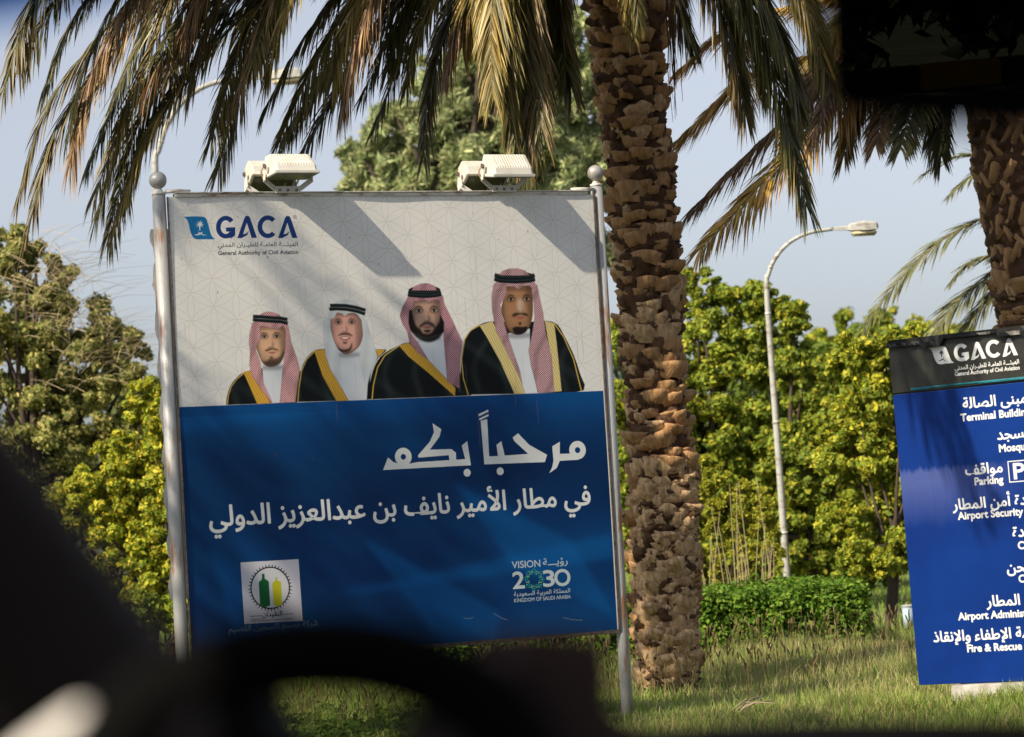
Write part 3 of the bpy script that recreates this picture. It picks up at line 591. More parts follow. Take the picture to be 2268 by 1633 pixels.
# scratches, spots
for P in ([(515, 660), (560, 664), (600, 652)], [(765, 622), (820, 655), (875, 675)], [(1330, 655), (1400, 672), (1490, 677)]): fill(stroke(T7(P), 3 * k7), (150, 165, 175), .8)
rs = random.Random(5)
for i in range(34):
    fill(ell(rs.uniform(20, PX - 20), rs.uniform(10, PY * .6), rs.uniform(1.2, 3), rs.uniform(1.5, 5)), (92, 62, 36), .75, 0)
for i in range(16):
    x_ = rs.uniform(20, PX - 20); y_ = rs.uniform(0, PY * .5); fill(stroke([(x_, y_), (x_ + 3, y_ + rs.uniform(40, 160))], 2.4), (120, 104, 84), .35, 1)
# weathering of vinyl: very faint mottling
nz = blur(rng.random((PY // 8 + 1, PX // 8 + 1)).astype(np.float32), 3); nz = np.kron(nz, np.ones((8, 8), np.float32))[:PY, :PX]; nz = blur(nz, 4)
img *= (1 + (nz - nz.mean()) * .5)[..., None]
buf = np.ones((PY, PX, 4), np.float32); buf[..., :3] = np.clip(img[::-1], 0, 1)
bi = bpy.data.images.new('banner_print', PX, PY, float_buffer=True); bi.colorspace_settings.name = 'Linear Rec.709'
bi.pixels.foreach_set(buf.ravel()); bi.update(); bi.pack()
bmprint = bpy.data.materials.new('banner_vinyl'); bmprint.use_nodes = True; t = bmprint.node_tree; b = t.nodes['Principled BSDF']
ti = t.nodes.new('ShaderNodeTexImage'); ti.image = bi; ti.extension = 'EXTEND'; t.links.new(ti.outputs[0], b.inputs['Base Color'])
b.inputs['Roughness'].default_value = 0.45; b.inputs['Specular IOR Level'].default_value = .15
# face mesh, gently rippled
nx, nz_ = 50, 50
gx, gzz = np.meshgrid(np.linspace(0, BW, nx), np.linspace(0, BH, nz_))
rip = 0.0035 * np.sin(gx * 3.1 + gzz * .7) * np.sin(gzz * 2.3) + .002 * np.sin(gx * 9 + gzz * 2)
Vv = np.stack([gx, -0.006 + rip, gzz + Z0], -1).reshape(-1, 3); ix = np.arange(nx * nz_).reshape(nz_, nx)
q = np.stack([ix[:-1, :-1], ix[:-1, 1:], ix[1:, 1:], ix[1:, :-1]], -1).reshape(-1, 4)
me = np_mesh('banner_face', Vv, [q], smooth=True); uv = me.uv_layers.new(name='UVMap')
li = np.zeros(len(me.loops), np.int32); me.loops.foreach_get('vertex_index', li)
uvs = np.stack([gx / BW, gzz / BH], -1).reshape(-1, 2)[li]; uv.data.foreach_set('uv', uvs.astype(np.float32).ravel())
link('banner_face', me, sign, (bmprint,))
bm = bmesh.new(); box(bm, (BW / 2, .018, Z0 + BH / 2), (BW - .01, .022, BH - .01)); bm_obj('backing_panel', bm, MAT['white'], sign)
# rear banner, a little wider with a wavy torn edge
bm = bmesh.new(); n = 60; L_ = []; r2_ = []
for i in range(n):
    z = Z0 + .42 + (BH - .62) * i / (n - 1); L_.append(bm.verts.new((-.085 - .014 * random.random() - .010 * math.sin(i * .9), .085 + .004 * math.sin(i), z))); r2_.append(bm.verts.new((BW * .98, .085, z)))
for i in range(n - 1): bm.faces.new((L_[i], r2_[i], r2_[i + 1], L_[i + 1]))
bmesh.ops.solidify(bm, geom=bm.faces[:], thickness=.004); bm_obj('rear_banner', bm, MAT['backbanner'], sign)
# posts
def post(s, zt, r, parent, ball_r, nm='post'):
    bm = bmesh.new(); tube(bm, [(s, .03, -.3), (s, .03, .5), (s, .03, 1.5), (s, .03, zt)], r, 28); p_ = bm_obj(nm, bm, MAT['post'], parent, True)
    bm = bmesh.new(); zs = [(zt - .004, r * 1.04), (zt + .012, r * 1.06), (zt + .016, r * .75), (zt + .034, r * .5), (zt + .05, r * .46)]
    tube(bm, [(s, .03, z) for z, _ in zs], [q for _, q in zs], 24); bm_obj('cap', bm, MAT['rail'], p_, True)
    bm = bmesh.new(); bmesh.ops.create_uvsphere(bm, u_segments=28, v_segments=18, radius=ball_r); bmesh.ops.translate(bm, vec=(s, .03, zt + .04 + ball_r * .92), verts=bm.verts)
    bm_obj('ball_finial', bm, MAT['post'], p_, True)
sl = bst(353, 600)[0] - .006; sr = bst(1327, 433)[0]
zl = bst(353, 430)[1] + Z0; zr = bst(1325, 411)[1] + Z0
post(-.048, zl, .044, sign, .058); post(BW + .045, zr, .042, sign, .056)
# rails
bm = bmesh.new(); box(bm, (BW / 2, .008, Z0 + BH + .012), (BW - .10, .045, .024)); box(bm, (BW / 2, -.016, Z0 + BH + .0275), (BW - .10, .02, .006)); bm_obj('top_rail', bm, MAT['rail'], sign)
bm = bmesh.new(); box(bm, (BW / 2, .012, Z0 - .014), (BW + .04, .03, .024)); bm_obj('bottom_rail', bm, MAT['steel'], sign)
for s0, s1 in ((-.01, .16), (BW - .17, BW + .01)):
    bm = bmesh.new(); tube(bm, [(s0, .0, Z0 + BH + .036), ((s0 + s1) / 2, -.004, Z0 + BH + .040), (s1, .0, Z0 + BH + .036)], .013, 10); bm_obj('corner_clamp', bm, MAT['rail'], sign, True)
bm = bmesh.new(); box(bm, (BW + .0, -.008, Z0 + BH / 2), (.012, .014, BH)); bm_obj('edge_strip', bm, MAT['steel'], sign)
bm = bmesh.new(); box(bm, (-.002, -.008, Z0 + BH / 2), (.008, .014, BH)); bm_obj('edge_strip', bm, MAT['steel'], sign)

# ---------------------------------------------------------------- floodlights on the top rail
def floodlight(loc, label, flip, tilt, wd=.29):
    """local: x along the board, y toward the viewer side (-y), z up from the rail"""
    rot = brot @ (Matrix.Rotation(math.pi, 3, 'Z') if flip else Matrix.Identity(3))
    P = BO + BA * loc[0] - BN * loc[1] + np.array([0, 0, loc[2]])
    e = empty('floodlight', P, label, 'floodlight', 'floodlights bolted to the top rail of the banner sign', rot)
    h = wd / 2; piv = Vector((0, -.075, .15)); tr = Matrix.Rotation(tilt, 4, 'X')
    prof = [(.075, -.045), (.085, .01), (.055, .085), (-.015, .085), (-.12, -.005), (-.135, -.045)]     # (y, z) round the pivot, -y is outward
    bm = bmesh.new(); rings = []
    for x_, s_ in ((-h, .94), (-h + .012, 1), (h - .012, 1), (h, .94)):
        rings.append([bm.verts.new((x_, p[0] * s_, p[1] * (s_ if p[1] > 0 else 1))) for p in prof])
    for a, b_ in zip(rings, rings[1:]):
        for k in range(len(prof)): bm.faces.new((a[k], a[(k + 1) % 6], b_[(k + 1) % 6], b_[k]))
    bm.faces.new(rings[0]); bm.faces.new(rings[-1][::-1])
    bmesh.ops.recalc_face_normals(bm, faces=bm.faces)
    for v_ in bm.verts: v_.co = tr @ v_.co + piv
    hs = bm_obj('housing', bm, MAT['enamel'], e)
    d_ = Vector((0, -.105, -.09)).normalized(); nn = Vector((0, -.65, .76)).normalized()
    for k in range(13):                               # cooling ribs down the sloping back
        bm = bmesh.new(); box(bm, (-h + .03 + k * (wd - .06) / 12, -.0675, .0425), (.0045, .125, .007), Matrix.Rotation(math.atan2(.09, .105), 3, 'X'))
        for v_ in bm.verts: v_.co = tr @ v_.co + piv
        bm_obj('rib', bm, MAT['enamel'], hs)
    bm = bmesh.new(); box(bm, (0, -.028, -.057), (wd + .03, .235, .022), bev=.004)
    for v_ in bm.verts: v_.co = tr @ v_.co + piv
    bm_obj('rim', bm, MAT['enamel'], e)
    bm = bmesh.new(); box(bm, (0, -.028, -.0705), (wd - .01, .195, .004))
    for v_ in bm.verts: v_.co = tr @ v_.co + piv
    bm_obj('lamp_glass', bm, MAT['glassgreen'], e)
    bm = bmesh.new(); rr = .012
    path = [(-h - .022, -.075, .165), (-h - .024, -.045, .07), (-h * .62, -.024, .012), (h * .62, -.024, .012), (h + .024, -.045, .07), (h + .022, -.075, .165)]
    for a, b_ in zip(path, path[1:]):
        a = Vector(a); b_ = Vector(b_); dd = b_ - a; ln = dd.length
        q_ = dd.to_track_quat('X', 'Y').to_matrix(); box(bm, (a + b_) / 2, (ln + .004, .034, .005) if abs(dd.z) > .05 or True else (ln, .005, .04), q_)
    bm_obj('yoke', bm, MAT['enamel'], e)
    bm = bmesh.new(); box(bm, (0, -.03, .006), (wd * .62, .006, .045)); bm_obj('mounting_plate', bm, MAT['enamel'], e)
    for k in (-.06, .0, .06):
        bm = bmesh.new(); bmesh.ops.create_cone(bm, cap_ends=True, segments=6, radius1=.009, radius2=.009, depth=.01, matrix=Matrix.Translation((k, -.038, .002)) @ Matrix.Rotation(math.pi / 2, 4, 'X')); bm_obj('bolt', bm, MAT['steel'], e)
    for sx_ in (-1, 1):
        bm = bmesh.new(); bmesh.ops.create_cone(bm, cap_ends=True, segments=16, radius1=.016, radius2=.014, depth=.014, matrix=Matrix.Translation((sx_ * (h + .03), -.075, .158)) @ Matrix.Rotation(math.pi / 2, 4, 'Y')); bm_obj('pivot_knob', bm, MAT['steel'], e)
    bm = bmesh.new(); tube(bm, cr([(-h - .015, -.04, .165), (-h - .03, -.01, .12), (-h + .02, .0, .04), (-.03, -.012, .018), (-.01, -.02, .05)], 18), .005, 8); bm_obj('cable', bm, MAT['cable'], e, True)
s1 = bst(634, 434)[0]; s2 = bst(1112, 432)[0]
floodlight((s1, -.005, BO[2] * 0 + BH + .036), 'white floodlight on the left half of the top rail, tipped over the banner face', False, R_(-4))
floodlight((s1 - .05, .085, BH + .010), 'white floodlight facing away behind the left front floodlight', True, R_(34), .30)
floodlight((s2, -.005, BH + .036), 'white floodlight on the right half of the top rail, tipped over the banner face', False, R_(8))
floodlight((s2 - .07, .085, BH + .008), 'white floodlight facing away behind the right front floodlight', True, R_(34), .30)

# ---------------------------------------------------------------- blue direction sign
D2 = 20.19; p_bl = at(2036, 1518, D2); p_tl = at(1967, 755, D2)
upv = p_tl - p_bl; SH = float(np.linalg.norm(upv)); upv /= SH
a2 = np.array([math.cos(-.5655), math.sin(-.5655), 0]); a2 -= upv * (a2 @ upv); a2 /= np.linalg.norm(a2)
n2 = np.cross(a2, upv)                      # out toward the viewer
rot2 = Matrix(((a2[0], -n2[0], upv[0]), (a2[1], -n2[1], upv[1]), (a2[2], -n2[2], upv[2])))
dsg = empty('direction_sign', p_bl, 'tall blue direction board with dark torn film on top, listing terminal, mosque and parking', 'sign', rot=rot2)
def s2(px, py):
    d = ray(px, py); k = ((p_bl - CAM) @ n2) / (d @ n2); p = CAM + d * k - p_bl; return p @ a2, p @ upv
SW = 2.1; zb = s2(1978, 872)[1] - .01; HB = SH
bm = bmesh.new(); box(bm, (SW / 2, .13, zb / 2), (SW, .26, zb), bev=.006); bm_obj('lower_panel', bm, MAT['panelblue'], dsg)
bm = bmesh.new(); box(bm, (SW / 2, .13, (zb + .004 + HB) / 2), (SW - .004, .25, HB - zb - .004), bev=.006); bm_obj('upper_panel', bm, MAT['film'], dsg)
# torn film flaps: top lip and bottom seam
def ragged(x0, x1, ztop, drop, out, seed, m_, nm, curl=.03):
    rr = random.Random(seed); bm = bmesh.new(); n = 60; A = []; B = []; C_ = []
    dr = drop
    for i in range(n + 1):
        x = x0 + (x1 - x0) * i / n
        if rr.random() < .28: dr = drop * rr.uniform(.35, 1.7)
        A.append(bm.verts.new((x, -.005, ztop))); B.append(bm.verts.new((x, -.005 - out * .7, ztop - dr * .5))); C_.append(bm.verts.new((x + rr.uniform(-.01, .01), -out - curl * rr.random(), ztop - dr)))
    for i in range(n): bm.faces.new((A[i], A[i + 1], B[i + 1], B[i])); bm.faces.new((B[i], B[i + 1], C_[i + 1], C_[i]))
    bmesh.ops.solidify(bm, geom=bm.faces[:], thickness=.002); return bm_obj(nm, bm, m_, dsg)
ragged(0, SW, HB + .001, .05, .03, 3, MAT['film'], 'torn_film')
ragged(.14, SW, zb + .035, .016, .008, 9, MAT['cyan'], 'torn_film_edge', .004)
z_s = zb
bm = bmesh.new(); box(bm, (SW / 2 + .12, .12, -.07), (SW - .30, .42, .13), bev=.01); tag(bm_obj('plinth', bm, MAT['plinth'], dsg), 'white concrete plinth')
Z8 = ((3450, 1250), 1.0201)
def l8(p): return s2((Z8[0][0] + p[0] / Z8[1]) / 1.806, (Z8[0][1] + p[1] / Z8[1]) / 1.806)
pk0 = l8((460, 702)); pk1 = l8((575, 690))
K2 = 760.0; W2, H2 = int(SW * K2), int(HB * K2); msk = np.zeros((H2, W2), np.float32)
def inkw(body): m_, c_ = text_mesh(body); bpy.data.meshes.remove(m_); return c_[:, 0].max() - c_[:, 0].min()
esz = (pk1[0] - pk0[0]) / inkw('Parking'); ak0 = l8((422, 665)); ak1 = l8((572, 650)); asz = (ak1[0] - ak0[0]) / inkw(shape('مواقف'))
def t8(body, p, sz, fat=1.9): a = l8(p); text_mask(msk, body, a[0] * K2, H2 - a[1] * K2, size=sz * K2, fat=fat)
t8(shape('مبنى الصالة'), (412, 393), asz); t8('Terminal Building', (403, 445), esz)
t8(shape('مسجد'), (552, 520), asz); t8('Mosque', (560, 570), esz)
t8(shape('مواقف'), (422, 664), asz); t8('Parking', (460, 705), esz)
t8(shape('وحدة أمن المطار'), (370, 806), asz); t8('Airport Security Unit', (392, 846), esz)
t8(shape('العيادة'), (615, 917), asz); t8('Clinic', (637, 966), esz)
t8(shape('الشحن'), (592, 1062), asz); t8('Cargo', (640, 1102), esz)
t8(shape('إدارة المطار'), (508, 1200), asz); t8('Airport Administration', (393, 1256), esz)
t8(shape('خدمة الإطفاء والإنقاذ'), (292, 1345), asz); t8('Fire & Rescue Services', (430, 1386), esz)
def fill2(P, val=1.0):
    global msk
    P = np.array(P, float); x0_, y0_ = np.floor(P.min(0) - 2).astype(int); x1_, y1_ = np.ceil(P.max(0) + 3).astype(int); ss = 3
    gx = x0_ + (np.arange((x1_ - x0_) * ss) + .5) / ss; gy = y0_ + (np.arange((y1_ - y0_) * ss) + .5) / ss; m = np.zeros((len(gy), len(gx)), bool)
    for i in range(len(P)):
        ax, ay = P[i]; bx, by = P[(i + 1) % len(P)]
        if ay == by: continue
        r = (gy > min(ay, by)) & (gy <= max(ay, by)); m[r] ^= gx[None, :] > (ax + (gy[r] - ay) * (bx - ax) / (by - ay))[:, None]
    m = m.reshape(y1_ - y0_, ss, x1_ - x0_, ss).mean((1, 3)); msk[y0_:y1_, x0_:x1_] = msk[y0_:y1_, x0_:x1_] * (1 - m) + val * m
a = l8((600, 695)); b_ = l8((600, 607)); hh = (b_[1] - a[1]) * K2; x0, z0 = a[0] * K2, H2 - a[1] * K2; tk = 5
rc = [(x0, z0 - hh), (x0 + hh, z0 - hh), (x0 + hh, z0), (x0, z0)]; fill2(rc); fill2([(x0 + tk, z0 - hh + tk), (x0 + hh - tk, z0 - hh + tk), (x0 + hh - tk, z0 - tk), (x0 + tk, z0 - tk)], 0.0)
text_mask(msk, 'P', x0 + hh * .27, z0 - hh * .15, x0 + hh * .80, z0 - hh * .86, fat=2.6)
la = l8((268, 145)); lb = l8((636, 187)); kx = (lb[0] - la[0]) / (1283 - 350); ft = l8((320, 212))[1]; kz = (l8((300, 140))[1] - ft) / 190
for kd, P in LOGO: fill2([((la[0] + (p[0] - 350) * kx) * K2, H2 - (ft + (731 - p[1]) * kz) * K2) for p in P], 0.0 if kd == 'p' else 1.0)
a = l8((378, 240)); c_ = l8((640, 212)); yb_ = H2 - (a[1] - .010) * K2
text_mask(msk, shape('الهيئـــة العامـة للطيـران المدني'), a[0] * K2, yb_, c_[0] * K2, yb_ - .046 * K2, fat=.5)
a = l8((378, 262)); c_ = l8((642, 232)); yb_ = H2 - (a[1] - .006) * K2
text_mask(msk, 'General Authority of Civil Aviation', a[0] * K2, yb_, c_[0] * K2, yb_ - .036 * K2, fat=.7)
bf = np.ones((H2, W2, 4), np.float32); bf[..., :3] = msk[::-1, :, None]
li2 = bpy.data.images.new('direction_lettering', W2, H2, float_buffer=True); li2.colorspace_settings.name = 'Non-Color'; li2.pixels.foreach_set(bf.ravel()); li2.update(); li2.pack()
def letter_mix(m):                      # white lettering printed over a base material, laid by UV
    t = m.node_tree; b = t.nodes['Principled BSDF']; src = b.inputs['Base Color'].links[0].from_socket
    ti = t.nodes.new('ShaderNodeTexImage'); ti.image = li2; mx = t.nodes.new('ShaderNodeMix'); mx.data_type = 'RGBA'
    t.links.new(ti.outputs[0], mx.inputs['Factor']); t.links.new(src, mx.inputs['A']); mx.inputs['B'].default_value = (.66, .68, .68, 1); t.links.new(mx.outputs['Result'], b.inputs['Base Color'])
letter_mix(MAT['signblue']); letter_mix(MAT['film_print'])
def face_sheet(nm, z0_, z1_, m_):
    V_ = [(0, -.003, z0_), (SW, -.003, z0_), (SW, -.003, z1_), (0, -.003, z1_)]; me = np_mesh(nm, V_, [np.array([(0, 1, 2, 3)])]); uv = me.uv_layers.new(name='UVMap')
    for l_, (u_, v_) in enumerate(((0, z0_ / HB), (1, z0_ / HB), (1, z1_ / HB), (0, z1_ / HB))): uv.data[l_].uv = (u_, v_)
    return link(nm, me, dsg, (m_,))
face_sheet('printed_sheet', .002, zb - .004, MAT['signblue']); face_sheet('printed_film', zb + .012, HB - .004, MAT['film_print'])

# ---------------------------------------------------------------- palms
def leafbase(seed, w_, h_, d_, old=False):
    """chunky cut leaf base: wide top lip, tapering down into the trunk; x tangent, y outward, z up; origin on the trunk surface at its foot"""
    rr = np.random.default_rng(seed); nx_, nz2 = 7, 5
    V_ = []; 
    for k in range(nz2):
        t_ = k / (nz2 - 1); ww = w_ * (.62 + .38 * t_ ** .7); dd = d_ * (.38 + .62 * t_ ** .65) * (1 - .16 * max(0, t_ - .7) / .3)
        for i in range(nx_):
            u_ = i / (nx_ - 1) * 2 - 1; rnd = (1 - abs(u_) ** 3.2)
            j = rr.normal(0, .005 if not old else .011, 3)
            V_.append((u_ * ww / 2 + j[0], dd * (.06 + .94 * rnd) - (u_ * ww / 2) ** 2 / .5 + j[1] * .8, t_ * h_ - (1 - rnd) * h_ * .12 * t_ + j[2] * .8))
    top = []
    for i in range(nx_):
        u_ = i / (nx_ - 1) * 2 - 1; j = rr.normal(0, .004, 3)
        top.append((u_ * w_ * .46 + j[0], -.03, h_ * (1.0 + .0 * u_) - .012 + j[2] + rr.uniform(-.01, .012)))
    V_ += top; Fs = []; mi = []
    for k in range(nz2 - 1):
        for i in range(nx_ - 1): a = k * nx_ + i; Fs.append((a, a + 1, a + nx_ + 1, a + nx_)); mi.append(0)
    a = (nz2 - 1) * nx_; b2 = nz2 * nx_
    for i in range(nx_ - 1): Fs.append((a + i, a + i + 1, b2 + i + 1, b2 + i)); mi.append(1)
    me = np_mesh('leaf_base', V_, [np.array(Fs)], mi=mi); me.materials.append(MAT['boot_old'] if old else MAT['boot']); me.materials.append(MAT['boot_end']); return me
BOOTS = [leafbase(20 + i, random.uniform(.17, .26), random.uniform(.070, .105), random.uniform(.075, .115)) for i in range(10)]
BOOTS_OLD = [leafbase(60 + i, random.uniform(.13, .24), random.uniform(.07, .13), random.uniform(.05, .095), True) for i in range(10)]
BOOTS_X = [leafbase(90 + i, random.uniform(.06, .10), random.uniform(.15, .22), random.uniform(.05, .08)) for i in range(8)]

def trunk_core(path, rad, seed, nseg=56, nring=160, amp=.02):
    r_ = np.random.default_rng(seed); P = cr(path, nring); Rr = np.interp(np.linspace(0, 1, nring), np.linspace(0, 1, len(rad)), rad)
    ang = np.linspace(0, 2 * math.pi, nseg, endpoint=False); n1 = r_.normal(size=(nring, nseg))
    n2_ = np.zeros_like(n1)
    for sh in range(-2, 3):
        for sv in range(-1, 2): n2_ += np.roll(np.roll(n1, sh, 1), sv, 0)
    rad2 = Rr[:, None] + n2_ / 4 * amp + n1 * amp * .30
    V_ = P[:, None, :] + np.stack([np.cos(ang)[None] * rad2, np.sin(ang)[None] * rad2, np.zeros_like(rad2)], -1)
    ix = np.arange(nring * nseg).reshape(nring, nseg); nx2 = np.roll(ix, -1, 1)
    q = np.stack([ix[:-1], nx2[:-1], nx2[1:], ix[1:]], -1).reshape(-1, 4)
    return np_mesh('trunk', V_.reshape(-1, 3), [q], smooth=False), P, Rr

def boots_on(palm, P, Rr, z0, z1, rowh, width, sets, budget, seed, lean_cross=False, oldz=None):
    rr = random.Random(seed); z = z0; row = 0; items = []
    while z < z1:
        k = np.interp(z, P[:, 2], np.arange(len(P))); i = int(k); c_ = P[i]; r_ = Rr[i]
        n = max(5, int(2 * math.pi * r_ / width)); off = rr.random() * .6
        for j in range(n):
            a = 2 * math.pi * (j + .5 * (row % 2) + off * .25 + rr.uniform(-.16, .16)) / n
            zz = z + rr.uniform(-.42, .42) * rowh
            if rr.random() < .03: continue
            items.append((c_[0] + math.cos(a) * (r_ - .022), c_[1] + math.sin(a) * (r_ - .022), zz, a, rr.uniform(.70, 1.34), rr.uniform(-.24, .24), rr.randrange(10)))
        z += rowh * rr.uniform(.85, 1.15); row += 1
    items.sort(key=lambda q: math.sin(q[3]) - .0 * q[2])      # those facing the viewer first
    rest = []
    for n_, (x, y, z, a, s_, tw, vi) in enumerate(items):
        old = oldz is not None and (oldz[0] < z < oldz[1] and rr.random() < .75)
        me = (BOOTS_OLD if (old or (sets is BOOTS and rr.random() < .22)) else sets)[vi % len(sets)]
        m = Matrix.Translation((x, y, z)) @ Matrix.Rotation(a - math.pi / 2, 4, 'Z') @ Matrix.Rotation(tw + (rr.choice((-.45, .45)) if lean_cross else 0), 4, 'Y') @ Matrix.Rotation(rr.uniform(-.1, .22), 4, 'X') @ Matrix.Diagonal((s_, s_ * rr.uniform(.8, 1.25), s_ * rr.uniform(.85, 1.2), 1))
        if n_ < budget: link('leaf_base', me, palm, (), Matrix.Translation(-palm.location) @ m)
        else: rest.append((me, m))
    if rest:
        bm = bmesh.new()
        for me, m in rest: 
            t_ = me.copy(); t_.transform(Matrix.Translation(-palm.location) @ m); bm.from_mesh(t_); bpy.data.meshes.remove(t_)
        o = bm_obj('leaf_bases', bm, (MAT['boot'], MAT['boot_end']), palm); o['kind'] = 'stuff'

PAL = {'green': [(.040, .046, .013), (.060, .066, .018), (.10, .095, .028)], 'olive': [(.10, .09, .025), (.17, .14, .04), (.06, .058, .016)],
       'yellow': [(.28, .21, .055), (.19, .155, .04), (.11, .10, .028), (.36, .26, .08)], 'dry': [(.26, .16, .085), (.36, .23, .12), (.15, .09, .05)],
       'pale': [(.32, .23, .11), (.22, .16, .07), (.40, .27, .15)], 'far': [(.09, .11, .045), (.13, .14, .06), (.16, .16, .07)],
       'gold': [(.68, .48, .11), (.55, .38, .09), (.22, .19, .05), (.75, .46, .18)]}
def frond(palm, pts, kind='green', L=.42, n=85, width=.017, sweep=.95, spread=.65, droop=.5, seed=0, rr=.013, lift=0.0, bare=.12, tipcol=None):
    r_ = np.random.default_rng(seed + 1000); P = cr(pts, 60); seg = np.linalg.norm(np.diff(P, axis=0), axis=1); s_ = np.concatenate([[0], np.cumsum(seg)]); tot = s_[-1]
    rad = P[-1] - P[0]; rad[2] = 0; rad /= (np.linalg.norm(rad) + 1e-6)
    side0 = np.array([-rad[1], rad[0], 0]); a_ = r_.uniform(-.5, .5)
    side0 = side0 * math.cos(a_) + rad * math.sin(a_)
    V_ = []; C_ = []; Fs = []
    pal = np.array(PAL[kind])
    # rachis
    bmr = []
    ts = np.concatenate([np.linspace(bare, .55, n // 2), np.linspace(.55, 1., n - n // 2)])
    for ti_, t_ in enumerate(ts):
        for sd_ in (-1, 1):
            tt = min(1, max(0, t_ + r_.uniform(-.006, .006))); d = tt * tot
            p = np.array([np.interp(d, s_, P[:, k]) for k in range(3)]); p2 = np.array([np.interp(min(d + .06, tot), s_, P[:, k]) for k in range(3)]); p1 = np.array([np.interp(max(d - .06, 0), s_, P[:, k]) for k in range(3)])
            T_ = (p2 - p1) / (np.linalg.norm(p2 - p1) + 1e-9); sd2 = side0 - T_ * (side0 @ T_); sd2 /= np.linalg.norm(sd2); N_ = np.cross(sd2, T_)
            if N_[2] < 0: N_ = -N_
            u_ = (tt - bare) / (1 - bare); ll = L * (.55 + .9 * u_ - 1.12 * u_ ** 2.4) * r_.uniform(.75, 1.15) + .05
            dirv = T_ * sweep * (1 + .9 * u_) + sd2 * sd_ * spread * r_.uniform(.7, 1.25) + N_ * (lift + r_.uniform(-.22, .3)); dirv /= np.linalg.norm(dirv)
            ww = width * r_.uniform(.75, 1.2) * (.75 + .25 * (1 - u_)); wv_ = np.cross(dirv, N_ + r_.normal(0, .5, 3)); wv_ /= (np.linalg.norm(wv_) + 1e-9)
            b0 = len(V_); dz = np.array([0, 0, -1.0]); dr = droop * r_.uniform(.5, 1.5) * ll
            for q_, (f_, wf) in enumerate(((0, .45), (.35, 1), (.72, .75), (1, 0))):
                c0 = p + dirv * ll * f_ + dz * dr * f_ ** 2
                if wf: V_.append(c0 - wv_ * ww * wf / 2); V_.append(c0 + wv_ * ww * wf / 2)
                else: V_.append(c0)
            c_ = pal[r_.integers(len(pal))] * r_.uniform(.75, 1.25); tc = np.array(tipcol if tipcol else (c_ * 1.35 + np.array([.05, .03, .0])))
            C_ += [c_, c_, c_, c_, c_ * .6 + tc * .4, c_ * .6 + tc * .4, tc]
            Fs += [(b0, b0 + 1, b0 + 3, b0 + 2), (b0 + 2, b0 + 3, b0 + 5, b0 + 4)]; bmr.append((b0 + 4, b0 + 5, b0 + 6))
    V_ = np.array(V_) - np.array(palm.location); leafpart = link('frond', np_mesh('frond', V_, [np.array(Fs), np.array(bmr)], np.array(C_)), palm, (MAT['frond'],))
    V_ = []; C_ = []; Fs = []
    # rachis tube, 5-sided
    m = 26; b0 = 0; idx = np.linspace(0, 59, m).astype(int)
    for q_, i in enumerate(idx):
        T_ = P[min(i + 1, 59)] - P[max(i - 1, 0)]; T_ /= np.linalg.norm(T_) + 1e-9; sd2 = side0 - T_ * (side0 @ T_); sd2 /= np.linalg.norm(sd2); N_ = np.cross(sd2, T_); rad_ = rr * (1.5 - 1.35 * q_ / m)
        for k in range(5): a = 2 * math.pi * k / 5; V_.append(P[i] + (sd2 * math.cos(a) + N_ * math.sin(a)) * rad_); C_.append(np.array((.20, .16, .06)) if kind not in ('dry', 'pale') else np.array((.2, .13, .07)))
    for q_ in range(m - 1):
        for k in range(5): Fs.append((b0 + q_ * 5 + k, b0 + q_ * 5 + (k + 1) % 5, b0 + (q_ + 1) * 5 + (k + 1) % 5, b0 + (q_ + 1) * 5 + k))
    V_ = np.array(V_) - np.array(palm.location)
    link('midrib', np_mesh('midrib', V_, [np.array(Fs)], np.array(C_)), leafpart, (MAT['frond'],)); return leafpart

# main palm
base = on_ground(1480, 1532); yd = base[1]
tp = [(1480, 1600), (1480, 1520), (1478, 1400), (1472, 1200), (1468, 1050), (1450, 850), (1434, 600), (1420, 430), (1397, 200), (1388, 0), (1378, -170)]
tr_ = [66, 60, 62, 70, 66, 56, 66, 64, 68, 84, 95]
path = [at(x, y, yd) for x, y in tp]
palm = empty('date_palm', (base[0], base[1], 0), 'thick date palm with a knobbly trunk right behind the right post of the banner', 'palm tree')
me, P, Rr = trunk_core([p - np.array(palm.location) for p in path], [r * yd / F for r in tr_], 3, 84, 300, .026)
link('trunk', me, palm, (MAT['palmcore'],))
P = P + np.array(palm.location)
boots_on(palm, P, Rr, .04, 1.75, .072, .12, BOOTS_OLD, 110, 5)
boots_on(palm, P, Rr, 1.72, path[-1][2] - .05, .094, .165, BOOTS, 190, 6, oldz=(2.7, 3.1))
CR = at(1380, -200, yd)
def mf(pts, dep, **k):                    # main palm frond through frame points, with depths
    W_pts = [at(x, y, d) for (x, y), d in zip(pts, dep)]; frond(palm, W_pts, **k)
C0 = (1380, -190)
sd_ = 1
